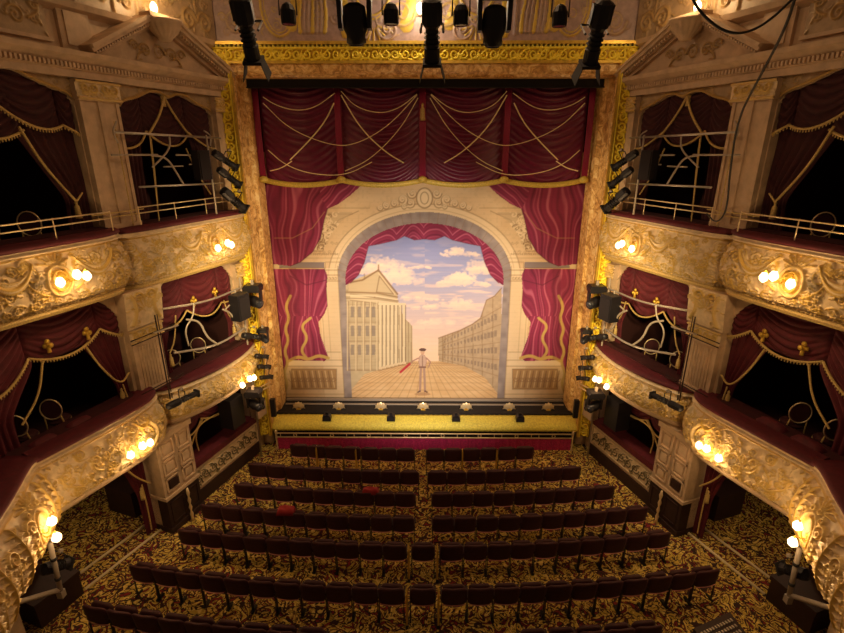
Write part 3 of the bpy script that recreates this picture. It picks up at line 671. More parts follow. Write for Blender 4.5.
def pit_rail():
    t = empty('orchestra_rail', (0, 13.3, 0), 'brass orchestra rail with rings and a crimson velvet skirt before the stage', 'rail')
    for z, r in ((.57, .022), (.43, .022)): b = MB(); b.tube([(-4.62, 13.32, z), (4.62, 13.32, z)], r, 8); b.build('brass_tube', M['brass'], t, True)
    for k in range(8):
        x = -4.62+9.24*(k+.5)/8; b = MB(); a = np.linspace(0, 2*pi, 17)
        b.tube([(x+.05*cos(q), 13.32, .50+.05*sin(q)) for q in a], .013, 6, False); b.build('ring', M['brass'], t, True)
        for d in (-.46, .46) if k < 7 else (-.46,):
            b = MB(); b.tube([(x+d, 13.32, .43), (x+d, 13.32, .57)], .012, 6); b.build('baluster', M['brass'], t, True)
    for x in (-4.64, 4.64):
        b = MB(); b.lathe([(.05, 0), (.035, .05), (.022, .1), (.03, .2), (.02, .3), (.032, .42), (.025, .55), (.04, .62), (.02, .68)], (x, 13.32, 0), 10); b.build('end_post', M['brass'], t, True)
    x = np.linspace(-4.6, 4.6, 700)[:, None]; z = np.linspace(0.0, .41, 6)[None, :]
    y = 13.34-.03*np.abs(np.sin(x*14+.4*np.sin(x*3)))*(1.2-z)
    mk('velvet_skirt', np.stack([x+0*z, y, z+0*x], -1).reshape(-1, 3), grid_faces(700, 6), M['skirt'], t)
pit_rail()

# ================================================================== side walls: tiers
def dec_T3(L, H, cx):
    st = [(ring(cx, H*.52, .21, .27), .035, .035, .05, .6), (ring(cx, H*.52, .13, .18), .02, .02, .06, 1)]
    st += shell(cx, H*.72, .26, .8)+acanthus(cx+.25, H*.35, .5, .25, .55)+acanthus(cx-.25, H*.35, -.5, .25, .55)
    for d in (-1, 1):
        x0 = cx+d*.35; x1 = cx+d*1.15
        if -.2 < x1 < L+.3:
            st += swagst(x0, H*.80, x1, H*.80, .34, .045, .9, .05)+swagst(x0+.1*d, H*.72, x1-.1*d, H*.76, .16, .03, .5)
            st += [(spiral(x1+d*.02, H*.7, .12, 1.5, 0, d), .025, .015, .045, .8)]+acanthus(x1, H*.5, d*.4, -.4, .4, .02, .9)
    st += bushy(L, H*.70, 0, H*.14, int(62*L), .17, .95, 3, .013)
    st += [(np.array([[0, H*.95], [L, H*.95]]), .03, .03, .04, 0), (np.array([[0, H*.885], [L, H*.885]]), .012, .012, .02, .9), (np.array([[0, H*.12], [L, H*.12]]), .02, .02, .03, .9)]
    for k in range(int(L/.075)): st.append((ring(.04+k*.075, H*.05, .02, .03, 8), .014, .014, .035, .6))
    return st
def dec_T2(L, H, cx):
    st = [(ring(cx, H*.5, .30, .36), .04, .04, .05, .5), (ring(cx, H*.5, .21, .27), .018, .018, .04, 1)]
    for k in range(14): a = 2*pi*k/14; st.append((ring(cx+.37*cos(a), H*.5+.43*sin(a), .05, .05, 10), .02, .02, .05, .7))
    st += acanthus(cx-.05, H*.55, .3, .3, .26, .03, 1)+[(bez((cx-.16, H*.75), (cx, H*.6), (cx+.12, H*.8), 8), .05, .03, .06, 1)]
    for d in (-1, 1):
        for k in range(1, 8):
            x = cx+d*(.42+.28*(k-1))
            if -.1 < x < L+.1: st += acanthus(x, H*(.4 if k % 2 else .62), d*.5, .3 if k % 2 else -.3, .38, .028, .8)
    st += bushy(L, H*.70, 0, H*.14, int(60*L), .17, .9, 13, .013)
    st += [(np.array([[0, H*.94], [L, H*.94]]), .03, .03, .04, 0), (np.array([[0, H*.87], [L, H*.87]]), .012, .012, .025, .7), (np.array([[0, H*.1], [L, H*.1]]), .03, .03, .04, .3)]
    return st
def dec_arm(L, H):
    st = [(ring(.95, H*.5, .27, .36), .04, .04, .05, .6), (ring(.95, H*.5, .19, .27), .02, .02, .05, 1)]+shell(.95, H*.78, .3, .9)
    for k in range(12): a = 2*pi*k/12; st.append((ring(.95+.36*cos(a), H*.5+.46*sin(a), .05, .05, 10), .02, .02, .05, .8))
    for c in (.12, .42, 1.6, 2.3, 3.0, 3.7):   # tall palm fans with a central rib
        st.append((bez((c, H*.14), (c+.05, H*.5), (c, H*.86), 10), .03, .02, .06, .9))
        for k in range(8):
            y = H*(.16+.085*k)
            for d in (-1, 1): st.append((bez((c, y), (c+d*.12, y+.10), (c+d*(.24-.012*k), y+.06), 7), .022, .008, .045, .85 if k % 2 else .35))
    for c in (1.25, 1.95, 2.65, 3.35): st += acanthus(c, H*.3, .2, .5, .45, .03, .8)+[(spiral(c, H*.65, .14, 1.6, 0, 1), .028, .014, .05, .8)]
    st += bushy(L, H*.70, 0, H*.14, int(22*L), .16, .6, 17, .013)
    st += [(np.array([[0, H*.94], [L, H*.94]]), .03, .03, .04, 0), (np.array([[0, H*.87], [L, H*.87]]), .012, .012, .025, .7), (np.array([[0, H*.08], [L, H*.08]]), .03, .03, .04, .5)]
    return st
def balcony(side, plan, zb, zt, dec, label, railw=.34, belly=.14, gtrim=True, res=.014, name='balcony_front', railcol='velvet'):
    p, n = plan.at(np.array([plan.L/2])); t = empty(name, (p[0, 0], p[0, 1], zb), label, 'balcony')
    H = zt-zb
    prof = [(-.10, zb), (-.02, zb+.03), (.0, zb+.10)]+[(belly*sin(pi*min(1, .12+.88*q))**.8*1.0+.01, zb+.10+(H-.2)*q) for q in np.linspace(0, .999, 9)]+[(.06, zt-.07), (.07, zt)]
    L = sum(math.hypot(a[0]-c[0], a[1]-c[1]) for a, c in zip(prof[:-1], prof[1:]))
    relief_plan(plan, prof, dec(plan.L, L), 'ornament_panel', M['relief'], t, res)
    sweep(plan, [(-.12, zb-.12), (-.03, zb-.10), (0, zb-.04), (-.02, zb+.01), (-.25, zb+.01), (-.25, zb-.12)], 'lower_cornice', M['oldgold'] if gtrim else M['plaster'], t)
    sweep(plan, [(-.25, zb), (-.14, zb), (-.02, zt), (-.25, zt)], 'backing', M['plaster'], t)
    sweep(plan, [(.05, zt+.0), (.10, zt+.03), (.10, zt+.07), (.04, zt+.11), (-railw+.05, zt+.12), (-railw, zt+.08), (-railw, zt)], 'velvet_rail', M[railcol], t, smooth=True)
    return t
def wplan(side, uv): return Plan([Lw(side, u, v, 0)[:2] for u, v in uv])
def sconce(side, pos, nrm, label, n=3, r=.36, watts=30):
    """pos: wall point of the bracket; nrm: direction into the house"""
    p = Vector(pos); N = Vector(nrm).normalized(); T = Vector((-N.y, N.x, 0)); t = empty('wall_light', p, label, 'lamp')
    b = MB(); q = N.to_track_quat('Z', 'Y').to_matrix(); b.lathe([(.10, -.02), (.11, .01), (.06, .03), (.03, .07), (.01, .09)], p, 12, q, wob=(.12, 6, [1, 1, .5, 0, 0])); b.build('back_plate', M['gold'], t, True)
    ks = [-1, 0, 1][:n] if n == 3 else [-.5, .5]
    for k in ks:
        out = r*(1 if k == 0 else .72); e = p+N*out+T*(k*.24)+Vector((0, 0, .06 if k == 0 else -.03)) if n == 3 else p+N*out+Vector((0, 0, k*.34-.02))
        mid = p+N*(out*.55)+T*(k*.12)+Vector((0, 0, -.14))
        pts = [tuple(x) for x in Plan.smooth(np.array([tuple(p), tuple(mid), tuple(e+Vector((0, 0, .14))), tuple(e+Vector((0, 0, .08)))]))]
        b = MB(); b.tube(pts, .012, 6); arm = b.build('arm', M['gold'], t, True)
        b = MB(); b.lathe([(.02, .08), (.04, .075), (.062, .03), (.075, -.01), (.066, -.05), (.03, -.085), (.012, -.10)][::-1], e, 12, None, (.08, 6, [0, 0, .5, 1, 1, .3, 0])); b.build('glass_shade', M['shade'], t, True)
    ld = bpy.data.lights.new('bulb_light', 'POINT'); ld.energy = watts; ld.color = (1, .63, .27); ld.shadow_soft_size = .12
    lo = bpy.data.objects.new('bulb_light', ld); C.objects.link(lo); lo.parent = t; lo.location = N*(r+.16)+Vector((0, 0, -.02))
    return t

def side_house(side):
    W = WORD[side]; ex, ey, en = wall_vecs(side); mp = lambda u, v, z: Lv(side, u, v, z)
    def WM(): return MB(lambda p: Lw(side, *p))
    # ---------- upper tier fronts
    pB = wplan(side, [(7.6, .40), (6.5, .42), (5.0, .44), (4.3, .40), (3.95, .30), (3.82, .05)])
    balcony(side, pB, 6.28, 7.38, lambda L, H: dec_T3(L, H, L-1.75), f'gilded swagged front of the {W} upper balcony nearest the camera', .30)
    pA = wplan(side, [(3.85, .06), (3.55, .30), (2.6, .30), (1.2, .30), (.3, .30), (-.02, .22)])
    balcony(side, pA, 6.22, 7.34, lambda L, H: dec_T3(L, H, 2.45), f'gilded swagged front of the {W} upper balcony beside the gold frame', .24)
    # soffit of the upper tier
    # ---------- middle tier fronts
    pm = wplan(side, [(3.5, .02), (3.35, .25), (2.7, .48), (1.8, .58), (1.0, .48), (.35, .24), (.08, .02)])
    balcony(side, pm, 2.78, 3.62, lambda L, H: dec_T2(L, H, L*.66), f'bowed cream front of the {W} middle box beside the gold frame', .5, .16, False)
    pn = wplan(side, [(3.72, .0), (3.86, .34), (4.3, .52), (5.2, .50), (6.0, .46), (6.5, .44)])
    balcony(side, pn, 2.58, 3.74, lambda L, H: dec_T2(L, H, 1.05), f'cream scrolled front of the {W} middle box with oval medallion', .34, .16, False)
    e = Lw(side, 6.5, .44, 0)
    arm = Plan([e[:2], (side*6.86, 7.1), (side*6.52, 6.34), (side*6.22, 5.5), (side*5.8, 4.6), (side*5.2, 3.7)], (0, 9))
    balcony(side, arm, 2.42, 3.78, dec_arm, f'curving cream dress circle front sweeping toward the camera on the {W}', .5, .24, False, .012)
    for u0, u1, z0, z1, nm in ((.5, 3.1, 3.66, 3.76, 'middle stage box'), (4.02, 6.6, 3.68, 3.83, 'middle box nearest the camera'), (.5, 3.1, 7.38, 7.47, 'upper stage box'), (4.02, 7.2, 7.43, 7.51, 'upper box nearest the camera')):
        b = WM(); b.box((u0, -.26, z0), (u1, .22, z1)); tag(b.build('ledge_cushion', M['velvet_dk'], None), f'flat dark crimson ledge padding along the {W} {nm}', 'ledge padding')
    # circle floor behind the arm
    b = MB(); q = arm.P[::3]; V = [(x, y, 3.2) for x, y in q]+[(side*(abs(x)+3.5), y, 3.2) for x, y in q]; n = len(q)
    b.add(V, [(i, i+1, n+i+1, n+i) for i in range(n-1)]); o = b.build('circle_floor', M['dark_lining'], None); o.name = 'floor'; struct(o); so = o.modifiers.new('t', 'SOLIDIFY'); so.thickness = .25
    # ---------- pilasters
    def pilaster(u0, u1, z0, z1, label, capz=None, strips=2, dim=True):
        o = Lw(side, (u0+u1)/2, 0, z0); t = empty('pilaster', o, label, 'pilaster'); b = WM()
        b.box((u0, 0, z0), (u1, .10, z1)); w = (u1-u0)
        b.box((u0, .10, z0), (u0+.07, .13, z1)); b.box((u1-.07, .10, z0), (u1, .13, z1))
        if strips == 2: b.box(((u0+u1)/2-.05, .10, z0), ((u0+u1)/2+.05, .14, z1))
        if strips > 2:
            for k in range(1, strips): x = u0+.07+(w-.14)*k/strips; b.box((x-.012, .10, z0+.12), (x+.012, .125, z1-.1))
        b.box((u0-.02, 0, z0), (u1+.02, .15, z0+.1)); b.build('shaft', M['plaster'], t)
        if capz:
            h = capz-z1; st = [(np.array([[0, .03], [w+.1, .03]]), .025, .025, .04, .7), (np.array([[0, h-.03], [w+.1, h-.03]]), .03, .03, .05, .7)]
            for f in (.27, .73):
                st += [(spiral((w+.1)*f-.09, h*.62, .09, 1.4, 0, -1), .022, .012, .06, .9), (spiral((w+.1)*f+.09, h*.62, .09, 1.4, pi, 1), .022, .012, .06, .9)]+shell((w+.1)*f, h*.2, h*.4, .7)
            st += bushy(w, h*.8, .05, .05, 14, .1, .7, 8, .014)
            relief_flat(Lw(side, u0-.05, .16, z1), ex, ey, en, w+.1, h, st, 'capital', M['relief'], t, .012)
            b = WM(); b.box((u0-.04, 0, z1), (u1+.04, .158, capz)); b.build('capital_block', M['plaster'], t)
        return t
    pilaster(3.18, 4.0, 7.44, 9.85, f'wide cream pilaster between the two {W} upper openings', 10.2)
    pilaster(.05, .46, 7.42, 9.85, f'narrow cream pilaster beside the gold frame at {W} upper tier', 10.2, 1)
    pilaster(.05, .46, 3.8, 5.6, f'narrow cream pilaster beside the gold frame at {W} middle tier', 6.0, 1)
    pilaster(3.18, 3.95, 3.72, 4.95, f'fluted cream pilaster between the two {W} middle openings', 5.28, 8)
    pilaster(7.22, 7.6, 3.9, 10.0, f'cream pilaster beyond the nearest {W} box opening', None, 1)
    # tall ornate bracket above the middle pilaster
    st = [(bez((.12, .1), (.35, .4), (.15, .75)), .05, .03, .08, .7), (bez((.82, .1), (.6, .4), (.8, .75)), .05, .03, .08, .7)]+shell(.47, .35, .33, .8)+[(spiral(.3, .66, .12, 1.5, 0, 1), .03, .015, .07, .9), (spiral(.64, .66, .12, 1.5, pi, -1), .03, .015, .07, .9)]+bushy(.9, .7, 0, .05, 26, .12, .6, 21, .016)
    p0 = Lw(side, 3.1, .2, 5.32); t = empty('carved_bracket', Lw(side, 3.57, .05, 5.3), f'carved scroll bracket under the {W} upper balcony between the openings', 'bracket')
    relief_flat(p0, ex, (np.array((0, 0, 1))+.12*en), en, .94, .82, st, 'carving', M['relief'], t, .012)
    b = WM(); b.add([(3.1, 0, 5.3), (4.04, 0, 5.3), (4.04, .19, 5.3), (3.1, .19, 5.3), (3.1, 0, 6.15), (4.04, 0, 6.15), (4.04, .29, 6.15), (3.1, .29, 6.15)], [(0, 1, 2, 3), (4, 5, 6, 7), (0, 1, 5, 4), (1, 2, 6, 5), (2, 3, 7, 6), (3, 0, 4, 7)]); b.build('core', M['plaster'], t)
    # ground pier with dark dado
    t = empty('ground_pier', Lw(side, 3.5, 0, 0), f'cream panelled pier on dark wood dado at the {W} end of the rows', 'pier')
    b = WM(); b.box((3.0, -.6, .98), (4.02, .28, 2.6)); 
    for z0, z1 in ((1.12, 1.5), (1.56, 1.98), (2.04, 2.5)):
        for x0, x1 in ((3.08, 3.45), (3.55, 3.95)):
            for e_ in (((x0, .28, z0), (x1, .325, z0+.035)), ((x0, .28, z1-.035), (x1, .325, z1)), ((x0, .28, z0), (x0+.035, .325, z1)), ((x1-.035, .28, z0), (x1, .325, z1)), ((x0+.09, .28, z0+.1), (x1-.09, .31, z1-.1))): b.box(*e_)
    b.box((2.97, -.6, .94), (4.05, .33, 1.02)); b.box((2.97, -.6, 2.52), (4.05, .34, 2.66)); b.build('panelled_shaft', M['plaster'], t)
    b = WM(); b.box((3.0, -.6, 0), (4.02, .30, .94)); b.box((2.97, -.6, 0), (4.05, .34, .14))
    for x0, x1 in ((3.08, 3.46), (3.54, 3.94)):
        for e_ in (((x0, .30, .24), (x1, .32, .27)), ((x0, .30, .8), (x1, .32, .83)), ((x0, .30, .24), (x0+.03, .32, .83)), ((x1-.03, .30, .24), (x1, .32, .83))): b.box(*e_)
    b.build('dado', M['wood_dk'], t)
    b = WM(); b.box((3.62, .30, 1.2), (3.88, .335, 1.42)); b.build('vent_grille', M['wood_dk'], t)
    b = WM(); b.lathe([(.05, 0), (.03, .1), (.045, .2), (.02, .3), (.045, .4), (.02, .5), (.045, .62), (.02, .72), (.045, .84), (.02, .98)], (3.5, .42, 0), 8); tag(b.build('brass_post', M['brass'], None, True), f'turned brass post standing before the dark dado of the {W} pier', 'post')
    # ground box parapet
    t = empty('box_parapet', Lw(side, 1.8, 0, 0), f'cream ground floor box parapet with dark scrollwork at {W} of stage', 'parapet')
    st = []; L = 2.55; H = .62
    for k in range(9): x = .2+k*.28; st += [(spiral(x, .31, .13, 1.5, pi*(k % 2), 1 if k % 2 else -1), .022, .012, .03, 1)]+[(bez((x-.12, .12), (x, .5), (x+.14, .48), 8), .02, .012, .03, 1)]
    st += [(np.array([[.05, .05], [L-.05, .05], [L-.05, H-.05], [.05, H-.05], [.05, .05]]), .012, .012, .03, .5)]+bushy(L-.2, .36, .1, .13, 30, .1, 1, 31, .013)
    relief_flat(Lw(side, .42, .14, .42), ex, ey, en, L, H, st, 'scroll_panel', M['panel'], t, .012)
    b = WM(); b.box((.4, -.1, .38), (3.0, .136, 1.1)); b.build('panel_backing', M['plaster'], t)
    b = WM(); b.box((.4, -.1, 0), (3.0, .16, .38)); b.build('dark_plinth', M['wood_dk'], t)
    b = WM(); b.box((.38, -.26, 1.1), (3.0, .2, 1.275)); b.build('velvet_rail', M['velvet'], t)
    # aisle pier dado nearer the camera
    b = WM(); b.box((6.02, -.85, 0), (6.9, -.12, .6)); b.box((6.0, -.87, .52), (6.92, -.09, .62)); tag(b.build('dado_block', M['wood_dk'], None), f'dark wooden dado block under the circle arm on the {W}', 'dado')
    b = WM(); b.box((6.2, -1.2, .0), (6.9, -.88, 2.5)); struct(b.build('wall_'+W, M['dark_lining']))
    # ---------- entablature, pediment, attic
    t = empty('entablature', Lw(side, 3.5, 0, 10.25), f'moulded cream cornice running over the {W} upper openings', 'cornice')
    pl = wplan(side, [(7.6, 0), (5, 0), (2, 0), (-.02, 0)])
    sweep(pl, [(0, 10.22), (.14, 10.22), (.14, 10.34), (.18, 10.36), (.18, 10.44), (.26, 10.5), (.36, 10.56), (.38, 10.64), (0, 10.66)], 'cornice_moulding', M['plaster'], t, n=4)
    b = WM()
    for k in range(100): u = .05+k*.075; b.box((u, .18, 10.37), (u+.04, .25, 10.45))
    b.build('dentil_course', M['plaster'], t)
    st = []; L = 3.3; H = .5
    for k in range(6): x = .3+k*.52; st += acanthus(x, .25, .3 if k % 2 else -.3, .1, .34, .025, .55)+[(spiral(x+.2, .25, .14, 1.6, 0, 1), .025, .012, .04, .6)]
    st += bushy(L, H, 0, 0, 50, .14, .5, 5)
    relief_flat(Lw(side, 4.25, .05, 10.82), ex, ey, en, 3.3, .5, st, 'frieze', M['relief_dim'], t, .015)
    b = WM(); b.box((4.2, 0, 10.76), (7.6, .09, 10.82)); b.box((4.2, 0, 11.32), (7.6, .09, 11.38)); b.box((3.45, 0, 10.66), (4.05, .08, 11.4)); b.box((3.55, .08, 10.76), (3.95, .11, 11.3)); b.build('frieze_border', M['plaster'], t)
    # spandrel carving round the arches
    for (u0, u1), fn, seed in ((BAYA, archA, 2), (BAYB, archB, 6)):
        st = bushy(u1-u0, .62, 0, 0, int(50*(u1-u0)/2.6), .12, .55, seed, .014)
        uu = np.linspace(0, u1-u0, 40); st.append((np.stack([uu, np.array([fn(u0+x)-9.62 for x in uu])+.03], 1), .03, .03, .05, .8))
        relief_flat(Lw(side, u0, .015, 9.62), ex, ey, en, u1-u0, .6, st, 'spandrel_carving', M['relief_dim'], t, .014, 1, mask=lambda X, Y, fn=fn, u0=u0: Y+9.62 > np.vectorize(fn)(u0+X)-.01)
    # attic wall panels with slanting cove moulding
    t = empty('attic_panelling', Lw(side, 2, 0, 11.4), f'scroll carved panels on the wall above the {W} pediment', 'panelling')
    st = [(spiral(.35, .35, .22, 1.8, 0, 1), .04, .02, .05, .5), (spiral(.85, .35, .22, 1.8, pi, -1), .04, .02, .05, .5)]+acanthus(.6, .5, .1, .8, .7, .035, .5)+bushy(1.5, 1.2, 0, 0, 40, .22, .4, 12, .02)
    for k in range(3): x = 1.7+k*.55; st += [(np.array([[x, .1], [x, 1.4]]), .04, .04, .04, .3), (spiral(x+.25, .3, .14, 1.5, 0, 1), .03, .015, .05, .4)]
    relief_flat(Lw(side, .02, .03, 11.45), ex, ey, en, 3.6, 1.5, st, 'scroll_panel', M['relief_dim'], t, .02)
    b = WM(); b.add([(-.02, 0, 11.28), (4.4, 0, 11.28), (4.4, .16, 11.36), (-.02, .16, 11.36), (-.02, 0, 11.46), (4.4, 0, 11.46), (4.4, .2, 11.46), (-.02, .2, 11.46)], [(0, 1, 2, 3), (4, 5, 6, 7), (0, 1, 5, 4), (1, 2, 6, 5), (2, 3, 7, 6), (3, 0, 4, 7)]); b.build('cove_moulding', M['plaster'], t)
    t = empty('pediment', Lw(side, 1.95, .1, 10.66), f'triangular plaster pediment with shell urn above the {W} upper box', 'pediment')
    ap = (1.98, 11.62); a0 = (-.05, 10.66); a1 = (3.72, 10.66)
    for q0, nm in ((a0, 0), (a1, 1)):
        d = Vector((ap[0]-q0[0], ap[1]-q0[1])); Ln = d.length; d.normalize(); nn = Vector((-d.y, d.x)) if nm == 0 else Vector((d.y, -d.x)); m_ = WM()
        for o0, o1, v1 in ((0, .07, .40), (.07, .13, .46), (-.08, 0, .30), (-.14, -.08, .22)):
            e = Ln*(.84 if 1 else 1)
            P = [(q0[0]+d.x*x+nn.x*o, q0[1]+d.y*x+nn.y*o) for x, o in ((0, o0), (e, o0), (e, o1), (0, o1))]
            m_.prism([(x, z) for x, z in P], 0, v1) if 0 else m_.add([(x, 0, z) for x, z in P]+[(x, v1, z) for x, z in P], [(0, 1, 2, 3), (7, 6, 5, 4), (0, 1, 5, 4), (1, 2, 6, 5), (2, 3, 7, 6), (3, 0, 4, 7)])
        for k in range(22): x = .1+k*(Ln*.84-.15)/22; c = (q0[0]+d.x*x+nn.x*-.05, q0[1]+d.y*x+nn.y*-.05); m_.box((c[0], .28, c[1]-.02), (c[0]+.035, .36, c[1]+.03))
        m_.build('raking_cornice', M['plaster'], t)
    b = WM(); b.add([(a0[0]+.1, .12, 10.66), (a1[0]-.1, .12, 10.66), (ap[0], .12, 11.5)], [(0, 1, 2)]); b.build('tympanum', M['plaster'], t)
    st = [(spiral(.5, .2, .14, 1.6, 0, 1), .03, .015, .06, .5), (spiral(.85, .2, .15, 1.6, pi, -1), .03, .015, .06, .5), (spiral(1.2, .2, .13, 1.6, 0, 1), .03, .015, .06, .5), (spiral(.22, .25, .1, 1.4, pi, -1), .03, .015, .06, .5), (spiral(1.45, .25, .1, 1.4, 0, 1), .03, .015, .06, .5)]+acanthus(.5, .2, -.5, -.1, .4, .03, .6)+acanthus(1.15, .2, .5, -.1, .4, .03, .6)
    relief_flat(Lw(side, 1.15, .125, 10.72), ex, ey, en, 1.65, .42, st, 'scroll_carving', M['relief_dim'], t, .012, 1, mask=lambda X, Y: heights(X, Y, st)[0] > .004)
    b = WM(); b.lathe([(.05, -.26), (.12, -.25), (.14, -.2), (.24, -.10), (.31, .02), (.33, .07), (.36, .10), (.36, .14), (.26, .15)], (1.98, .38, 11.38), 48, None, (.08, 16, [0, 0, .3, 1, 1, .3, 0, 0, 0])); b.build('shell_urn', M['plaster'], t, True)
    b = WM(); b.box((1.55, .2, 11.52), (2.4, .5, 11.6)); b.build('urn_ledge', M['plaster'], t)
    b = MB(); p = Lw(side, 2.15, .36, 11.70); b.lathe([(.02, -.12), (.05, -.08), (.075, 0), (.06, .07), (.02, .12)], p, 10); o = b.build('torch_bulb', M['shade'], None, True); tag(o, f'glowing bulb in the shell urn at the {W} pediment', 'lamp')
    ld = bpy.data.lights.new('bulb_light', 'POINT'); ld.energy = 30; ld.color = (1, .68, .34); ld.shadow_soft_size = .1; lo = bpy.data.objects.new('bulb_light', ld); C.objects.link(lo); lo.location = Vector(Lw(side, 2.15, .60, 11.85)) ; lo.parent = o

    # ---------- curtains in the openings
    def box_curtain(label, b, zt, swags, drapes, ropes, tassels, knots, mtl='velvet', v=-.12, vz=None, beads=True, gold='oldgold', nf=5):
        o = Lw(side, (b[0]+b[1])/2, v, zt); t = empty('box_curtain', o, label, 'curtain')
        for u0, u1, z0, z1, sag in swags:
            swag_mesh(mp, u0, u1, zt, zt, z0, z1, sag, v, nf+2, 'swag', M[mtl], t, .06, .06, fs=-.22)
            (fringe if beads else (lambda pl, d, nm, m, pa: MB().tube(pl, .022, 6).build(nm, m, pa, True)))(sagpts(mp, u0, z0, u1, z1, sag, v+.10), .06, 'fringe', M[gold], t)
        for A, B, n in drapes: drape_mesh(mp, A, B, v-.08, n, 'drape', M[mtl], t)
        for pts, r in ropes: P = Plan.smooth(np.array([Lw(side, u, v+.15, z) for u, z in pts])); MB().tube([tuple(x) for x in P], r, 6).build('gold_rope', M[gold], t, True)
        for u, z in tassels: tassel(Lw(side, u, v+.1, z), t)
        for u, z in knots:
            q = MB(); c = Lw(side, u, v+.17, z)
            for k in range(3): a = 2*pi*k/3+pi/2; q.lathe([(.012, -.03), (.055, 0), (.012, .03)], (c[0]+.05*cos(a)*CS, c[1]+.05*cos(a)*SN*-side, c[2]+.05*sin(a)), 8, Vector(en).to_track_quat('Z', 'Y').to_matrix())
            q.lathe([(.012, .0), (.03, -.05), (.035, -.16)], c, 8); q.build('gold_knot', M['gold'], t, True)
        return t
    # middle tier, nearer box
    box_curtain(f'crimson swagged curtain with beaded gold fringe in the {W} middle box nearest the camera', BAYB, 6.2,
        [(4.47, 5.88, 5.50, 5.42, .22), (3.98, 4.47, 5.22, 5.50, .05), (5.88, 7.2, 5.42, 5.1, .3)],
        [([(3.98, 6.1), (3.98, 5.2), (4.0, 4.2), (4.0, 3.45)], [(5.0, 6.1), (4.80, 5.21), (4.28, 4.12), (4.24, 3.45)], 5), ([(5.6, 6.1), (5.75, 5.2), (6.3, 4.4), (6.3, 3.6)], [(7.2, 6.1), (7.2, 5.2), (7.2, 4.4), (7.2, 3.6)], 8)],
        [([(4.86, 5.25), (4.66, 4.7), (4.32, 4.15), (4.08, 4.35)], .022), ([(4.28, 4.15), (4.24, 3.85), (4.19, 3.5)], .018), ([(5.7, 5.3), (5.9, 4.7), (6.3, 4.3)], .02)], [(4.3, 3.95)], [(5.55, 5.58), (4.79, 5.56)])
    # middle tier, stage box
    box_curtain(f'crimson swagged curtain in the {W} middle box beside the gold frame', BAYA, 6.15,
        [(1.0, 2.2, 5.05, 5.2, .25), (2.2, 3.1, 5.2, 5.0, .12), (.5, 1.0, 5.15, 5.05, .06)],
        [([(3.12, 6.1), (3.12, 5.2), (3.12, 4.4), (3.12, 3.7)], [(2.3, 6.1), (2.5, 5.2), (2.85, 4.4), (2.75, 3.7)], 6), ([(.5, 6.1), (.5, 5.2), (.5, 4.4), (.5, 3.7)], [(1.1, 6.1), (.95, 5.2), (.68, 4.4), (.72, 3.7)], 4)],
        [([(2.6, 5.2), (2.75, 4.6), (2.95, 4.35)], .018), ([(.95, 5.1), (.85, 4.6), (.6, 4.4)], .018)], [(2.9, 4.2), (.65, 4.2)], [(2.0, 5.42), (1.25, 5.45)], beads=False, nf=5)
    # upper tier, stage box
    box_curtain(f'dark crimson curtain parted by gold ropes in the {W} upper box beside the gold frame', BAYA, 10.2,
        [(1.3, 2.5, 9.35, 9.35, .30), (.5, 1.3, 9.0, 9.35, .1), (2.5, 3.12, 9.35, 9.0, .1)],
        [([(3.12, 10.1), (3.12, 9.2), (3.12, 8.4), (3.12, 7.5)], [(2.4, 10.1), (2.55, 9.2), (2.6, 8.4), (2.65, 7.5)], 5), ([(.5, 10.1), (.5, 9.2), (.5, 8.4), (.5, 7.5)], [(1.3, 10.1), (1.15, 9.2), (.95, 8.4), (.85, 7.5)], 5)],
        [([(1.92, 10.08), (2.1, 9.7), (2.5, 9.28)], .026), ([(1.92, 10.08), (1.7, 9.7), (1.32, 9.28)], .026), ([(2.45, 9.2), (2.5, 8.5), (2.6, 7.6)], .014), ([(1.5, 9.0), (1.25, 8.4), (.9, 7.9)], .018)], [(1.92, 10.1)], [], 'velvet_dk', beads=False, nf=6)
    # upper tier, nearer box
    box_curtain(f'dark crimson curtain with beaded gold fringe in the {W} upper box nearest the camera', BAYB, 10.35,
        [(4.3, 5.4, 9.4, 9.75, .22), (5.0, 6.4, 9.3, 9.5, .25), (4.02, 4.3, 9.25, 9.4, .02)],
        [([(4.0, 10.3), (4.0, 9.3), (4.0, 8.4), (4.0, 7.5)], [(5.4, 10.3), (5.1, 9.3), (4.45, 8.1), (4.5, 7.5)], 6)],
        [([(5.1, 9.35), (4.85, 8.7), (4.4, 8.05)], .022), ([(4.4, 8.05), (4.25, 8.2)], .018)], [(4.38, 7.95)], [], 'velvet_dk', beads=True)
    # ground stage box
    box_curtain(f'crimson curtain in the {W} ground floor box beside the stage', BAYA, 2.8,
        [(1.0, 2.3, 2.35, 2.2, .22), (2.3, 3.1, 2.2, 2.0, .1)],
        [([(3.1, 2.8), (3.1, 2.2), (3.1, 1.7), (3.1, 1.22)], [(2.4, 2.8), (2.5, 2.2), (2.75, 1.7), (2.8, 1.22)], 4)],
        [([(1.0, 2.35), (1.45, 2.0), (2.0, 2.1), (2.5, 2.1), (2.8, 1.7)], .022), ([(2.3, 2.2), (2.65, 1.9), (2.6, 1.4)], .018)], [], [], beads=False, nf=4)
    # curtain beside the pier in the aisle opening
    box_curtain(f'narrow crimson curtain tied beside the {W} ground pier', BAYB, 2.55, [],
        [([(4.05, 2.5), (4.05, 1.8), (4.05, 1.0), (4.05, .05)], [(4.75, 2.5), (4.5, 1.8), (4.36, 1.2), (4.34, .05)], 5)],
        [([(4.7, 2.4), (4.48, 1.9), (4.15, 1.5)], .022), ([(4.35, 1.6), (4.33, 1.0), (4.35, .3)], .016)], [(4.35, 1.4)], [])
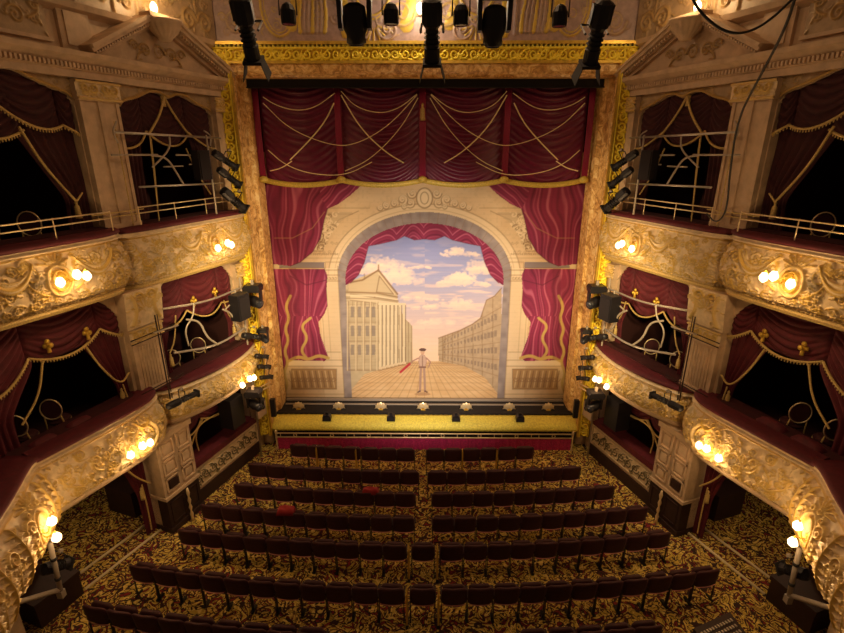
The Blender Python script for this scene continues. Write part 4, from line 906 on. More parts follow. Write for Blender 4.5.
    # ---------- brass guard rails on the upper tier
    for (u0, u1, vv), lb in (((.5, 3.35, .33), 'beside the gold frame'), ((4.1, 7.4, .45), 'nearest the camera')):
        t = empty('guard_rail', Lw(side, (u0+u1)/2, vv, 7.5), f'thin brass guard rail on the {W} upper balcony {lb}', 'rail')
        for z in (7.72, 7.62 if 0 else 7.84): b = WM(); b.tube([(u0, vv, z), (u1, vv, z)], .014, 6); b.build('rail_bar', M['brass'], t, True)
        for u in np.linspace(u0, u1, 4): b = WM(); b.tube([(u, vv, 7.48), (u, vv, 7.86)], .012, 6); b.build('upright', M['brass'], t, True)
    # brass pipe run across the wide pilaster
    t = WM()
    for z in (7.7, 7.78): t.tube([(3.1, .19, z), (4.3, .22, z)], .013, 6)
    t.tube([(3.75, .2, 9.7), (3.55, .2, 7.0)] if 0 else [(3.42, .2, 9.5), (3.42, .2, 7.46)], .012, 6)
    tag(t.build('conduit', M['oldgold'], None, True), f'thin gold conduit on the {W} upper pilaster', 'pipe')
    t = WM()
    for z0, z1 in ((5.12, 5.12), (5.02, 5.02), (3.86, 3.86), (3.80, 3.80)): t.tube([(2.9, .30, z0), (4.1, .30, z1)], .012, 6)
    t.tube([(3.42, .32, 5.5), (3.42, .32, 3.4)], .016, 6); t.tube([(3.36, .32, 5.5), (3.36, .32, 3.4)], .010, 6)
    tag(t.build('conduit', M['wood_dk'], None, True), f'dark pipes crossing the {W} fluted middle pilaster', 'pipe')
    # ---------- sconces
    def sc(u, v, z, zlab, **k): sconce(side, Lw(side, u, v, z), en, zlab, **k)
    sc(5.35, .60, 6.88, f'three glass shades on the {W} upper balcony nearest the camera')
    sc(1.42, .46, 6.74, f'three glass shades on the {W} upper balcony beside the gold frame', watts=22)
    sc(1.38, .72, 3.05, f'three glass shades on the {W} bowed middle box', r=.22, watts=24)
    sc(4.80, .66, 3.08, f'three glass shades on the {W} medallion box front', r=.26)
    p, n = arm.at(np.array([.95])); N3 = (n[0, 0], n[0, 1], 0); q = (p[0, 0]+n[0, 0]*.2, p[0, 1]+n[0, 1]*.2, 2.98)
    sconce(side, q, N3, f'pair of glass shades on the curving circle front at {W}', n=2, r=.30, watts=22)
for s in (-1, 1): side_house(s)

# ================================================================== the stalls seats
def grid_slab(mb, w, z0, z1, y0, th, curve=.03, n=9, lean=.0, round_=.05):
    """an upholstered slab, bowed, with softened corners"""
    V = []; F = []; prof = []
    m = 8
    for i in range(n):
        s = -1+2*i/(n-1); x = s*w/2; yb = y0+curve*(s*s); edge = max(0, abs(s)-.8)/.2; dz = round_*edge**2
        for j in range(m*2):
            a = 2*pi*j/(2*m); cz = math.copysign(abs(sin(a))**.45, sin(a)); cy = math.copysign(abs(cos(a))**.6, cos(a))
            t = (1-.35*edge**2)
            z = (z0+z1)/2+cz*((z1-z0)/2-dz); V.append((x, yb+cy*th/2*t+lean*(z-z0), z))
    k = 2*m
    for i in range(n-1):
        for j in range(k): F.append((i*k+j, i*k+(j+1) % k, (i+1)*k+(j+1) % k, (i+1)*k+j))
    F += [tuple(range(k))[::-1], tuple((n-1)*k+j for j in range(k))]
    return mb.add(V, F)
def make_seat():
    t = empty('theatre_seat', (0, 0, 0), 'x', 'seat')
    b = MB(); grid_slab(b, .50, .44, .90, 0, .075, .03, lean=-.12); bk = b.build('backrest', M['seat'], t, True)
    b = MB(); b.tube([(x*.225, -.062+.03*x*x+.01, .47) for x in np.linspace(-1, 1, 7)], .010, 6); b.build('piping', M['seat_pipe'], bk, True)
    b = MB(); grid_slab(b, .44, .40, .80, .11, .10, .0, lean=.08); b.build('seat_cushion', M['seat'], t, True)
    for s in (-1, 1):
        b = MB(); b.box((s*.245-.018, -.02, .60), (s*.245+.018, .27, .64)); b.build('armrest', M['wood_dk'], t)
        b = MB(); b.box((s*.245-.008, .0, .05), (s*.245+.008, .03, .62)); b.box((s*.245-.012, .20, .30), (s*.245+.012, .24, .62)); b.box((s*.245-.014, -.05, 0), (s*.245+.014, .15, .04)); b.build('leg', M['iron'], t)
    return t
seat0 = make_seat(); first = True
PIT = .52; KC = .0145
rows = [('front', 12.05, [-3.64+PIT*i for i in range(7)], [.32+PIT*i for i in range(6)]),
        ('second', 11.02, [-.38-PIT*i for i in range(9)], [.36+PIT*i for i in range(8)]),
        ('third', 10.15, [-.46-PIT*i for i in range(9)], [.46+PIT*i for i in range(9)]),
        ('fourth', 9.30, [-.46-PIT*i for i in range(10)], [.46+PIT*i for i in range(10)]),
        ('fifth', 8.46, [0]+[-.62-PIT*i for i in range(10)], [.62+PIT*i for i in range(10)]),
        ('sixth', 7.36, [0]+[-.62-PIT*i for i in range(11)], [.62+PIT*i for i in range(11)]),
        ('seventh', 6.36, [-2.0-PIT*i for i in range(9)], [2.0+PIT*i for i in range(5)])]
ORD = ['', 'second', 'third', 'fourth', 'fifth', 'sixth', 'seventh', 'eighth', 'ninth', 'tenth', 'eleventh', 'twelfth']
for rn, y0, Lx, Rx in rows:
    for side, xs in (('left', sorted(Lx, key=lambda v: -v)), ('right', sorted(Rx))):
        ni = 0
        for x in xs:
            y = y0+KC*x*x
            o = seat0 if first else copy_tree(seat0); first = False
            o.location = (x, y, 0); o.rotation_euler = (0, 0, math.atan(2*KC*x))
            if x == 0: lb = f'maroon seat alone in the middle aisle gap of the {rn} row'
            else:
                lb = f'maroon tip-up seat in the {rn} row, '+(f'first on the {side} of the aisle' if ni == 0 else f'{ORD[ni]} to the {side} of the aisle')
                if rn == 'seventh': lb = f'maroon tip-up seat in the nearest row at {side}, '+('innermost in view' if ni == 0 else f'{ORD[ni]} outward from the innermost')
                ni += 1
            o['label'] = lb; o['group'] = f'stalls seats in the {rn} row' if rn != 'seventh' else 'stalls seats in the row nearest the camera'
# gilt end panels at the single seats and front row
for k, (x, y, rn) in enumerate([(-.31, 8.44, 'fifth'), (.31, 8.44, 'fifth'), (-.31, 7.34, 'sixth'), (.31, 7.34, 'sixth'), (-1.95, 12.1, 'front'), (2.08, 12.1, 'front'), (-3.1, 12.2, 'front'), (1.1, 12.07, 'front')]):
    t = empty('aisle_standard', (x, y, 0), f'narrow gilded seat standard in the {rn} row, '+(('left' if x < 0 else 'right')+' of the middle seat' if k < 4 else ('outer left', 'outer right', 'furthest left', 'inner right')[k-4] if 0 else ('left' if x < 0 else 'right')+' of the middle seat'), 'seat standard', 'gilded seat standards')
    if k >= 4: t['label'] = 'narrow gilded seat standard in the front row, '+('second from the left', 'furthest right', 'furthest left', 'just right of the aisle')[k-4]
    b = MB(); b.prism([(-.018, .08), (.018, .08), (.018, .84), (.0, .88), (-.018, .84)], -.14, .02); b.xf = None
    b.v = [(p[0]+x, p[1]+y, p[2]) for p in b.v]; b.build('gilded_panel', M['gold'], t)
    b = MB(); b.box((x-.03, y-.16, 0), (x+.03, y+.05, .08)); b.build('foot', M['iron'], t)
# red cloths left on the seats
def cloth_lump(c, sx, sy, label):
    V = []; n = 14
    for i in range(n):
        for j in range(n):
            s = -1+2*i/(n-1); t = -1+2*j/(n-1); r = max(abs(s), abs(t))
            V.append((c[0]+s*sx, c[1]+t*sy, c[2]+.05*(1-r**4)+.03*sin(5*s+3*t)*(1-r)-(.10*max(0, r-.8)/.2)))
    o = mk('folded_cloth', V, [tuple(q) for q in grid_faces(n, n).tolist()], M['red_cloth']); so = o.modifiers.new('t', 'SOLIDIFY'); so.thickness = .02
    tag(o, label, 'cloth')
p = at(284, 505, 9.6); cloth_lump((-3.25, 9.46, .95), .21, .12, 'bright red cloth draped over a fourth row seat back on the left')
cloth_lump((-1.33, 10.2, .93), .22, .09, 'dull red cloth lying over a third row seat back left of the aisle')

# floor edging strips by the aisle
for s in (-1, 1):
    for (a, c), w in ((((-7.0, 10.0), (-7.68, 8.45)), 'outer'), (((-6.46, 10.0), (-7.28, 8.05)), 'inner')):
        b = MB(); b.tube([(s*-a[0], a[1], .012), (s*-c[0], c[1], .012)], .03, 6); tag(b.build('floor_edging', M['strip'], None, True), f'{w} brass edging strip on the carpet under the {WORD[s]} circle', 'edging')

# gilded balloon-back chairs in the boxes
def make_chair():
    t = empty('box_chair', (0, 0, 0), 'x', 'chair'); n = 20
    a = np.linspace(0, 2*pi, n+1); b = MB(); b.tube([(.19*cos(q), -.19, .78+.22*sin(q)) for q in a], .013, 6, False); b.build('back_hoop', M['brass'], t, True)
    V = [(0, -.185, .78)]+[(.16*cos(q), -.19, .78+.19*sin(q)) for q in a]; b = MB(); b.add(V, [(0, i, i+1) for i in range(1, n+1)]); bp = b.build('back_pad', M['velvet_dk'], t); so = bp.modifiers.new('t', 'SOLIDIFY'); so.thickness = .03
    b = MB(); b.lathe([(.05, .42), (.2, .43), (.215, .46), (.19, .50), (.02, .51)], (0, 0, 0), 16); b.build('seat', M['velvet_dk'], t, True)
    for x, y in ((-.16, -.16), (.16, -.16), (-.15, .15), (.15, .15)):
        b = MB(); b.tube([(x, y, 0), (x, y, .44)] if y > 0 else [(x, y-.03, 0), (x, y, .44), (x*.9, -.19, .62)], .014, 6); b.build('leg', M['oldgold'], t, True)
    return t
ch0 = make_chair(); k = 0
for s in (-1, 1):
    for i, (u, v, z) in enumerate(((5.35, -.55, 3.32), (6.0, -.55, 3.32), (6.45, -.60, 3.32), (4.9, -.5, 6.92), (5.6, -.5, 6.92), (6.2, -.5, 6.92), (1.3, -.7, 3.12), (2.2, -.7, 3.12))):
        o = ch0 if k == 0 else copy_tree(ch0); k += 1
        o.location = Lw(s, u, v, z); o.rotation_euler = (0, 0, -s*.25)
        nm = 'middle' if z < 5 else 'upper'; pos = ('nearest the pilaster', 'in the centre', 'nearest the camera')[i % 3] if i < 6 else ('close to the gold frame', 'close to the fluted pilaster')[i-6]
        o['label'] = f'round-backed gilt chair in the {WORD[s]} {nm} box, {pos}'; o['group'] = 'round-backed chairs in the boxes'
    for i in range(3):
        pass
# crimson seats pushed against the nearer middle box rail
for s in (-1, 1):
    for i, u in enumerate((5.35, 6.05)):
        b = MB(lambda p: Lw(s, *p)); 
        V = []; F = []
        for a in range(9):
            for c in range(9):
                q, w = -1+a/4, -1+c/4; V.append((u+q*.28, .02+w*.14, 3.78+.12*(1-q**4)*(1-w**2)))
        b.add(V, [tuple(x) for x in grid_faces(9, 9).tolist()]); o = b.build('velvet_cushion', M['velvet'], None, True); so = o.modifiers.new('t', 'SOLIDIFY'); so.thickness = .04
        tag(o, f'plump crimson cushion on the {WORD[s]} middle box ledge, '+('towards the stage' if i == 0 else 'towards the camera'), 'cushion')

# ================================================================== stage lighting hardware
def aim(p, q, roll=0):
    d = (Vector(q)-Vector(p)).normalized(); return d.to_track_quat('Z', 'Y').to_matrix()
def profile_spot(p, target, label, L=.62, r=.085, group=None, grip=None, parent=None):
    """long lens lantern: body, lens tube, colour frame, yoke, clamp"""
    t = empty('profile_spotlight', p, label, 'spotlight', group); m = aim(p, target); P = Vector(p)
    def X(v): return tuple(P+m @ Vector(v))
    b = MB(X); b.lathe([(r*.5, -L*.5), (r*1.05, -L*.46), (r*1.15, -L*.3), (r*1.15, -L*.12), (r*.8, -L*.06)], (0, 0, 0), 12); b.box((-r*1.2, -r*.5, -L*.44), (r*1.2, r*.5, -L*.15)); b.build('lamp_housing', M['black'], t)
    b = MB(X); b.lathe([(r*.78, -L*.08), (r*.78, L*.22), (r*.95, L*.23), (r*.95, L*.45), (r*.85, L*.46)], (0, 0, 0), 14); 
    for k in range(3): b.lathe([(r*.8, L*(.0+.07*k)), (r*1.0, L*(.01+.07*k)), (r*.8, L*(.02+.07*k))], (0, 0, 0), 14)
    b.build('lens_tube', M['black'], t, False)
    b = MB(X); b.box((-r*1.15, -r*1.15, L*.45), (r*1.15, r*1.15, L*.50)); b.build('colour_frame', M['blackmatt'], t)
    b = MB(X); b.lathe([(.001, L*.50), (r*.85, L*.502), (r*.85, L*.51), (.001, L*.515)], (0, 0, 0), 14); b.build('lens', M['lens'], t)
    up = (m.transposed() @ Vector((0, 0, 1))); up.z = 0; up = up.normalized() if up.length > .05 else Vector((0, 1, 0)); sd = Vector((0, 0, 1)).cross(up)
    h = .24
    pts = [sd*(r*1.35)+Vector((0, 0, 0)), sd*(r*1.35)+up*h, sd*(-r*1.35)+up*h, sd*(-r*1.35)]
    b = MB(X); b.tube([tuple(q) for q in pts], .014, 4); b.build('yoke', M['black'], t)
    b = MB(X); b.box(tuple(up*(h+.03)-Vector((.03, .03, .03))), tuple(up*(h+.03)+Vector((.03, .03, .03)))); b.build('hook_clamp', M['pipe_old'], t)
    return t
def moving_head(p, label, target, s=1.0, up=1, group=None):
    t = empty('moving_head_light', p, label, 'spotlight', group); P = Vector(p)
    b = MB(); b.prism([(P.x-.17*s, P.z+up*.24*s), (P.x+.17*s, P.z+up*.24*s), (P.x+.19*s, P.z+up*.34*s), (P.x+.15*s, P.z+up*.40*s), (P.x-.15*s, P.z+up*.40*s), (P.x-.19*s, P.z+up*.34*s)], P.y-.14*s, P.y+.14*s); b.build('base', M['black'], t)
    for d in (-1, 1):
        b = MB(); b.prism([(P.x+d*.13*s, P.z+up*.26*s), (P.x+d*.18*s, P.z+up*.26*s), (P.x+d*.17*s, P.z-up*.07*s), (P.x+d*.13*s, P.z-up*.07*s)], P.y-.06*s, P.y+.06*s); b.build('yoke_arm', M['black'], t)
    m = aim(p, target)
    b = MB(); b.lathe([(.05*s, -.17*s), (.11*s, -.14*s), (.125*s, -.04*s), (.125*s, .06*s), (.10*s, .12*s), (.105*s, .19*s), (.08*s, .2*s)], p, 16, m); b.build('head', M['black'], t, True)
    b = MB(); b.lathe([(.001, .2*s), (.08*s, .203*s), (.07*s, .215*s), (.001, .22*s)], p, 16, m); b.build('lens', M['lens'], t, True)
    b = MB(); b.box((P.x-.03*s, P.y-.03, P.z+up*.40*s), (P.x+.03*s, P.y+.03, P.z+up*.50*s)); b.build('clamp', M['pipe_old'], t)
    return t
def pipe(pts, r, label, name='lighting_bar', m='pipe_old', cat='pipe', n=8):
    b = MB(); b.tube(pts, r, n); return tag(b.build(name, M[m], None, True), label, cat)

def side_rig(side):
    W = WORD[side]; en = wall_vecs(side)[2]
    def L(u, v, z): return Lw(side, u, v, z)
    tgt = (-side*1.5, 13.2, 1.0)
    # upper stage box: framework of tubes
    t = empty('tube_scaffold', L(2, .28, 8.2), f'grey tube framework with sagging cables across the {W} upper box', 'frame')
    def tb(nm, pts, r, m='pipe_old', sm=True):
        P = [L(u, v, z) for u, v, z in pts]
        if len(P) > 2 and sm: P = [tuple(x) for x in Plan.smooth(np.array(P))]
        b = MB(); b.tube(P, r, 6); return b.build(nm, M[m], t, True)
    tb('top_bar', [(3.55, .3, 9.3), (.6, .3, 9.24)], .026, 'pipe'); tb('lower_bar', [(3.2, .3, 8.24), (.75, .3, 8.17)], .024, 'pipe')
    tb('short_bar', [(3.7, .3, 8.88), (2.6, .3, 8.87)], .022); tb('short_bar', [(2.1, .3, 8.86), (.9, .3, 8.84)], .022); tb('short_bar', [(2.5, .3, 8.62), (1.95, .3, 8.62)], .018); tb('short_bar', [(1.75, .3, 8.65), (1.3, .3, 8.64)], .018)
    tb('hanging_cable', [(2.2, .3, 9.28), (2.25, .32, 9.0), (2.6, .32, 8.75), (2.8, .3, 8.62)], .020); tb('hanging_cable', [(2.75, .3, 8.86), (2.4, .33, 8.82), (2.2, .33, 8.5), (2.0, .3, 8.2)], .022); tb('hanging_cable', [(1.7, .3, 8.85), (1.4, .33, 8.8), (1.2, .3, 8.55)], .02)
    tb('end_clip', [(3.45, .3, 9.5), (3.6, .32, 9.3), (3.5, .3, 9.1)], .02); tb('end_clip', [(1.15, .3, 9.4), (.95, .32, 9.3), (1.0, .3, 9.05)], .018); tb('upright', [(2.72, .3, 9.25), (2.85, .3, 7.5)], .012, 'oldgold', False)
    b = MB(lambda p: L(*p)); b.box((1.35, .36, 8.30), (1.72, .56, 8.96)); b.box((1.38, .56, 8.34), (1.69, .58, 8.92)); tag(b.build('dimmer_box', M['black'], None), f'square black box clamped to the tubes at the {W} upper stage box', 'box')
    for i, (u, z, u2, z2) in enumerate(((1.16, 8.86, .72, 8.6), (1.12, 8.50, .62, 8.15), (1.02, 7.95, .58, 7.58))):
        p = Vector(L(u-.1, .52, z)); q = Vector(L(u2-.05, .62, z2)); profile_spot(tuple((p+q)/2), tuple(q+(q-p)), f'black long-lens spotlight beside the gold frame on the {W} upper tier, '+('top', 'middle', 'lowest')[i]+' of three', .72 if i < 2 else .80, .085 if i < 2 else .115, f'spotlights at the {W} upper stage box')
    pipe([L(1.22, .42, 9.3), L(1.22, .42, 7.46)], .024, f'upright boom tube holding the {W} upper spotlights', 'boom_tube')
    # middle stage box
    t = empty('tube_scaffold', L(2, .45, 4.9), f'grey tube framework with looping cables across the {W} middle stage box', 'frame')
    tb('top_bar', [(3.3, .45, 5.62), (2.0, .5, 5.42), (.75, .45, 5.44)], .026, 'pipe'); tb('lower_bar', [(3.2, .45, 4.52), (2.0, .6, 4.25), (.85, .5, 4.32)], .028, 'pipe')
    tb('hanging_cable', [(2.45, .5, 5.5), (2.55, .52, 5.2), (2.85, .5, 5.0), (2.8, .5, 4.55)], .020); tb('hanging_cable', [(2.75, .5, 5.2), (2.4, .55, 5.05), (2.3, .58, 4.6), (2.0, .6, 4.3)], .026)
    tb('hanging_cable', [(1.6, .55, 5.1), (1.3, .55, 4.9), (1.2, .55, 4.5), (.95, .5, 4.32)], .026); tb('hanging_cable', [(1.0, .5, 5.45), (1.05, .5, 5.2), (1.5, .52, 5.05)], .022); tb('short_bar', [(3.6, .4, 5.15), (2.95, .45, 5.12)], .02)
    b = MB(lambda p: L(*p)); b.box((.85, .50, 4.68), (1.30, .80, 5.38)); b.box((.89, .80, 4.74), (1.26, .815, 5.32)); tag(b.build('loudspeaker', M['black'], None), f'grey-black box loudspeaker beside the gold frame on the {W} middle tier', 'speaker')
    moving_head(L(.36, .55, 4.95), f'black moving head light on the gold frame at the {W} middle tier', (0, 10, 4), 1.25, 1)
    pipe([L(.62, .36, 5.7), L(.62, .36, .0)], .026, f'tall upright boom tube beside the gold frame on the {W}', 'boom_tube')
    # small lanterns down the boom, level with the bowed box
    arr = [(1.1, 4.22, .30, 3.86, .80, .08, 'uppermost'), (.72, 3.46, .12, 3.18, .54, .06, 'second'), (.66, 3.10, .08, 2.84, .54, .06, 'third'), (.60, 2.72, .05, 2.5, .52, .06, 'lowest')]
    for i, (u, z, u2, z2, LL, rr, nm) in enumerate(arr):
        p = Vector(L(u, .62, z)); q = Vector(L(u2, .62, z2)); profile_spot(tuple((p+q)/2), tuple(q+(q-p)), f'short black spotlight on the {W} boom by the gold frame, {nm} of four', LL, rr, f'short spotlights on the {W} boom')
    moving_head(L(.30, .68, 3.84), f'small black scanner light hanging below the {W} top boom spotlight', (0, 9, 2), .8, 1)
    moving_head(L(1.22, .86, 2.22), f'black lantern cluster under the {W} bowed box front', (0, 9, 1), 1.15, 1)
    moving_head(L(.92, .8, 2.0), f'small black lantern low on the {W} boom beside the cluster', (0, 11, .5), .6, 1)
    b = MB(lambda p: L(*p)); b.box((1.25, .05, 1.62), (1.75, .5, 2.5)); tag(b.build('bass_speaker', M['black'], None), f'large grey-black loudspeaker hanging in the {W} ground floor box opening', 'speaker')
    for z in (2.28, 2.16): pipe([L(.62, .38, z), L(.0, .5, z)], .022, f'short pale bracket tube by the {W} gold frame, '+('upper' if z > 2.2 else 'lower')+' of two', 'bracket_tube', 'brass')
    x = side*4.72; b = MB(); b.box((min(x, x-side*.14), 13.30, 1.15), (max(x, x-side*.14), 13.42, 1.75)); tag(b.build('column_speaker', M['black'], None), f'slim black speaker on the marble at the {W} foot of the frame', 'speaker')
    b = MB(lambda p: L(*p)); b.box((.1, .1, 1.25), (.55, .35, 1.7)); tag(b.build('junction_panel', M['plaster'], None), f'cream panel box at the {W} foot of the gold frame', 'panel')
    # lantern on the pilaster between boxes
    p = Vector(L(3.95, .72, 3.52)); q = Vector(L(3.0, .80, 3.48)); profile_spot(tuple((p+q)/2), tuple(q+(q-p)), f'black horizontal spotlight between the two {W} middle box fronts', .85, .075)
    # speaker in the aisle opening under the circle
    b = MB(lambda p: L(*p)); b.box((3.5, -1.9, 0), (3.95, -1.0, .75)); tag(b.build('low_cabinet', M['wood_dk'], None), f'low dark cabinet under the {W} circle behind the tied curtain', 'cabinet')
    # near arm: boom pole with lantern pair and horizontal tube
    a = (side*6.55, 6.95); pole = [(side*6.53, 6.8, 2.45), (side*6.57, 6.8, 1.9), (side*6.61, 6.8, 1.32)]
    t = empty('arm_lighting_pole', pole[0], f'tape wrapped tube pole hanging from the {W} circle front below the glass shades', 'pole')
    b = MB(); b.tube(pole, .042, 10); b.build('pole', M['pipe_old'], t, True)
    for z, x_ in ((2.1, 6.555), (1.65, 6.587)): b = MB(); b.lathe([(.05, -.03), (.055, 0), (.05, .03)], (side*x_, 6.8, z), 10); b.build('tape_band', M['blackmatt'], t, True)
    b = MB(); b.box((side*6.61-.05, 6.75, 1.22), (side*6.61+.05, 6.85, 1.37)); b.build('foot_clamp', M['pipe'], t)
    pipe([(side*6.62, 6.78, 1.40), (side*6.8, 6.3, 1.7), (side*6.92, 5.9, 1.97)], .045, f'pale horizontal tube running back from the {W} hanging pole', 'cross_tube')
    b = MB(); b.tube([(side*6.62, 6.95, 2.42), (side*6.85, 6.7, 2.42), (side*7.05, 6.45, 2.42)], .04, 8)
    for q in ((6.78, 6.78), (6.95, 6.57)): b.lathe([(.07, -.02), (.085, 0), (.07, .02)], (side*q[0], q[1]-.03, 2.42), 12, Matrix.Rotation(radians(60), 3, 'X'))
    tag(b.build('clamp_bar', M['pipe'], None, True), f'short steel bar with round clamps behind the {W} hanging pole', 'bar')
    profile_spot((side*6.72, 6.98, 1.75), (side*6.0, 9.0, .5), f'black spotlight behind the hanging pole at the {W} circle front', .5, .10)
for s in (-1, 1): side_rig(s)

# lanterns hanging from the bar above the audience
top = [(253, 58, 240, 0, 'p'), (288, 13, 0, 0, 's'), (355, 22, 0, 0, 'm'), (391, 13, 0, 0, 's'), (432, 62, 432, 0, 'p'), (461, 14, 0, 0, 's'), (494, 24, 0, 0, 'm'), (560, 15, 0, 0, 's'), (590, 62, 604, 4, 'p')]
names = ['leftmost', 'second from left', 'third from left', 'fourth from left', 'middle', 'fourth from right', 'third from right', 'second from right', 'rightmost']
pipe([(-2.6, 5.5, 10.72), (2.6, 5.5, 10.72)], .03, 'black lighting bar spanning above the photo, carrying the hanging lanterns', 'lighting_bar', 'black', 'bar')
for (x, y, x2, y2, kd), nm in zip(top, names):
    if kd == 'p':
        p = Vector(at(x, y, 5.62)); q = Vector(at(x2, y2, 5.35)); t = profile_spot(tuple((p+q)/2), tuple(p+(p-q)), f'long black spotlight hanging at the top of the photo, {nm} of nine', .60, .082, 'lanterns on the overhead bar')
        b = MB(); P = Vector((p+q)/2); 
        for d in (-1, 1):
            m = aim(tuple(P), tuple(p)); X = lambda v: tuple(P+m @ Vector(v)); b2 = MB(X); b2.add([(d*.085, -.09, .30), (d*.085, .09, .30), (d*.13, .11, .46), (d*.13, -.11, .46)], [(0, 1, 2, 3)]); f_ = b2.build('barn_door', M['blackmatt'], t); so = f_.modifiers.new('t', 'SOLIDIFY'); so.thickness = .006
        c = MB(); c.tube([tuple(q), (q.x, 5.5, 10.70)], .014, 6); c.build('drop_arm', M['black'], t)
    elif kd == 'm':
        p = at(x, y, 5.5); moving_head(p, f'large black moving head hanging at the top of the photo, {nm} of nine', (p[0], 7.5, p[2]-6), .95, 1, 'lanterns on the overhead bar')
    else:
        p = at(x, y, 5.5); t = empty('pendant_flood', p, f'small black flood lantern hanging at the top of the photo, {nm} of nine', 'spotlight', 'lanterns on the overhead bar')
        b = MB(); b.lathe([(.07, -.10), (.075, -.08), (.075, .02), (.05, .07), (.02, .09)], p, 12); b.build('housing', M['black'], t)
        b = MB(); b.tube([(p[0]-.085, p[1], p[2]-.02), (p[0]-.085, p[1], p[2]+.14), (p[0]+.085, p[1], p[2]+.14), (p[0]+.085, p[1], p[2]-.02)], .008, 4); b.tube([(p[0], p[1], p[2]+.14), (p[0], p[1], 10.72)], .01, 6); b.build('yoke', M['black'], t)
        b = MB(); b.lathe([(.001, -.105), (.065, -.102), (.06, -.098)], p, 12); b.build('lens', M['lens'], t)
# cables at the upper right
P = Plan.smooth(np.array([at(688, -12, 5.2), at(700, 14, 5.3), at(730, 36, 5.5), at(762, 28, 5.7), at(800, -8, 5.9)])); pipe([tuple(p) for p in P], .013, 'black cable looping across the upper right corner', 'loop_cable', 'cable', 'cable', 6)
P = Plan.smooth(np.array([at(797, -8, 6.0), at(785, 30, 6.4), at(758, 80, 7.4), at(738, 118, 8.6), at(730, 170, 9.2), at(727, 212, 9.4), at(716, 224, 9.6), Lw(1, 3.3, .4, 7.72)])); pipe([tuple(p) for p in P], .016, 'black cable running from the ceiling down the right upper pilaster', 'drop_cable', 'cable', 'cable', 6)
# ceiling-height light bulb over the proscenium
b = MB(); p = at(420, 8, 13.5); b.lathe([(.02, -.14), (.07, -.1), (.10, 0), (.08, .08), (.02, .12)], p, 12); o = tag(b.build('shell_light', M['shade'], None, True), 'bright glowing bulb on the wall above the centre of the gold frame', 'lamp')
ld = bpy.data.lights.new('bulb_light', 'POINT'); ld.energy = 45; ld.color = (1, .80, .55); ld.shadow_soft_size = .1; lo = bpy.data.objects.new('bulb_light', ld); C.objects.link(lo); lo.location = (p[0], 12.9, p[2]); lo.parent = o
# equipment case at the lower right
def case():
    x, y = 5.35, 6.42; t = empty('equipment_case', (x, y, .5), 'dark ribbed equipment case standing behind the rows at lower right', 'case')
    R = Matrix.Rotation(radians(22), 3, 'Z')
    def X(p): q = R @ Vector((p[0], p[1], 0)); return (x+q.x, y+q.y, p[2])
    b = MB(X); b.add([(-.5, -.3, .0), (.5, -.3, 0), (.5, .3, 0), (-.5, .3, 0), (-.45, -.3, .72), (.45, -.3, .72), (.45, .28, .92), (-.45, .28, .92)], [(0, 3, 2, 1), (4, 5, 6, 7), (0, 1, 5, 4), (1, 2, 6, 5), (2, 3, 7, 6), (3, 0, 4, 7)]); b.build('body', M['wood_dk'], t)
    b = MB(X)
    for r_ in range(5):
        for c_ in range(12): b.box((-.38+c_*.065, -.22+r_*.09, .755+r_*.032), (-.38+c_*.065+.03, -.22+r_*.09+.05, .775+r_*.032))
    b.build('ribbed_panel', M['pipe_old'], t)
case()

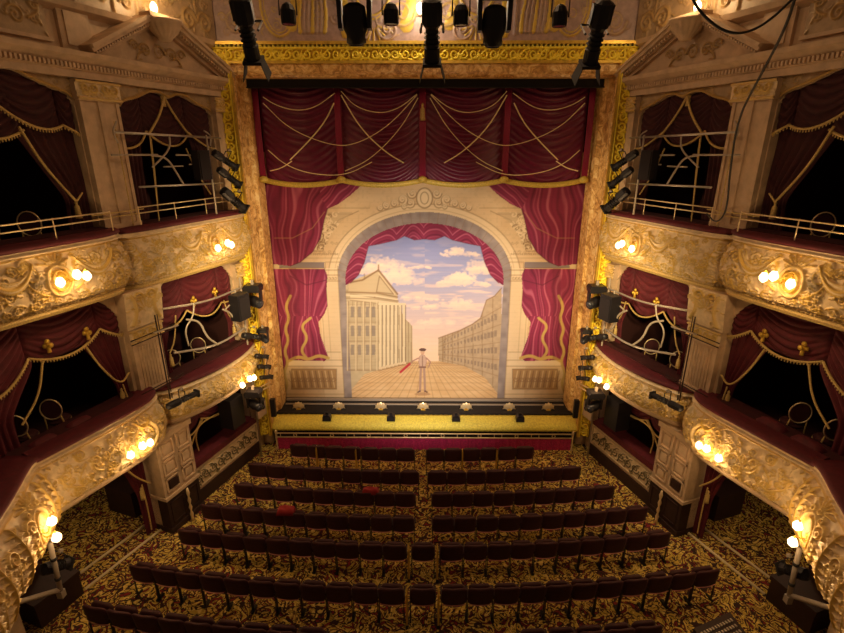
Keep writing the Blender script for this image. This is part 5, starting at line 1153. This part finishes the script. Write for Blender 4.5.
# ================================================================== light
def spot(name, loc, tgt, W_, col, ang, blend=.6, soft=.25):
    l = bpy.data.lights.new(name, 'SPOT'); l.energy = W_; l.color = col; l.spot_size = radians(ang); l.spot_blend = blend; l.shadow_soft_size = soft
    o = bpy.data.objects.new(name, l); C.objects.link(o); o.location = loc; o.rotation_euler = (Vector(tgt)-Vector(loc)).to_track_quat('-Z', 'Y').to_euler(); return o
for s in (-1, 1): spot('front_of_house_spot', (s*2.2, 3.0, 8.6), (s*.8, 14.9, 3.2), 2000, (1, .84, .66), 34, .5)
spot('front_of_house_spot', (0, 3.5, 6.2), (0, 14.9, 4.6), 1900, (1, .84, .62), 44, .45)
for s in (-1, 1):
    spot('frame_wash_spot', (s*4.3, 8.2, 7.9), (-s*4.95, 13.7, 5.6), 1500, (1, .74, .40), 44, .8)
    spot('frame_wash_spot', (s*3.6, 6.0, 7.6), (s*5.1, 13.4, 4.6), 2000, (1, .76, .36), 30, .9)
    spot('stalls_fill_spot', (s*1.6, 9.6, 12.2), (s*5.6, 11.2, .4), 800, (1, .80, .48), 28, 1)  # unseen spots added to brighten the stalls sides and box parapets
    p_ = Lw(s, 5.3, -1.6, 2.45); ld = bpy.data.lights.new('aisle_fill', 'POINT'); ld.energy = 22; ld.color = (1, .66, .34); ld.shadow_soft_size = .15  # unseen fill added under the circle so the aisle carpet shows
    lo = bpy.data.objects.new('aisle_fill', ld); C.objects.link(lo); lo.location = p_
ld = bpy.data.lights.new('house_fill', 'AREA'); ld.shape = 'DISK'; ld.size = 2.6; ld.energy = 95; ld.color = (1, .64, .34)  # unseen overhead fill added for the warm ambient level
lo = bpy.data.objects.new('house_fill', ld); C.objects.link(lo); lo.location = (0, 7.0, 13.0)
w = bpy.data.worlds.new('World'); bpy.context.scene.world = w; w.use_nodes = True
w.node_tree.nodes['Background'].inputs['Color'].default_value = (1, .62, .34, 1); w.node_tree.nodes['Background'].inputs['Strength'].default_value = .05

# ================================================================== camera
cd = bpy.data.cameras.new('camera'); cam = bpy.data.objects.new('camera', cd); C.objects.link(cam); bpy.context.scene.camera = cam
cd.sensor_fit = 'HORIZONTAL'; cd.sensor_width = 36; cd.lens = FPX/844*36; cam.location = (CAMX, 0, CAMH); cam.rotation_euler = (pi/2-PITCH, 0, YAW)
cd.clip_start = .05; cd.clip_end = 100
vs = bpy.context.scene.view_settings; vs.view_transform = 'Standard'; vs.look = 'None'; vs.gamma = 1; vs.use_curve_mapping = False; vs.exposure = .32
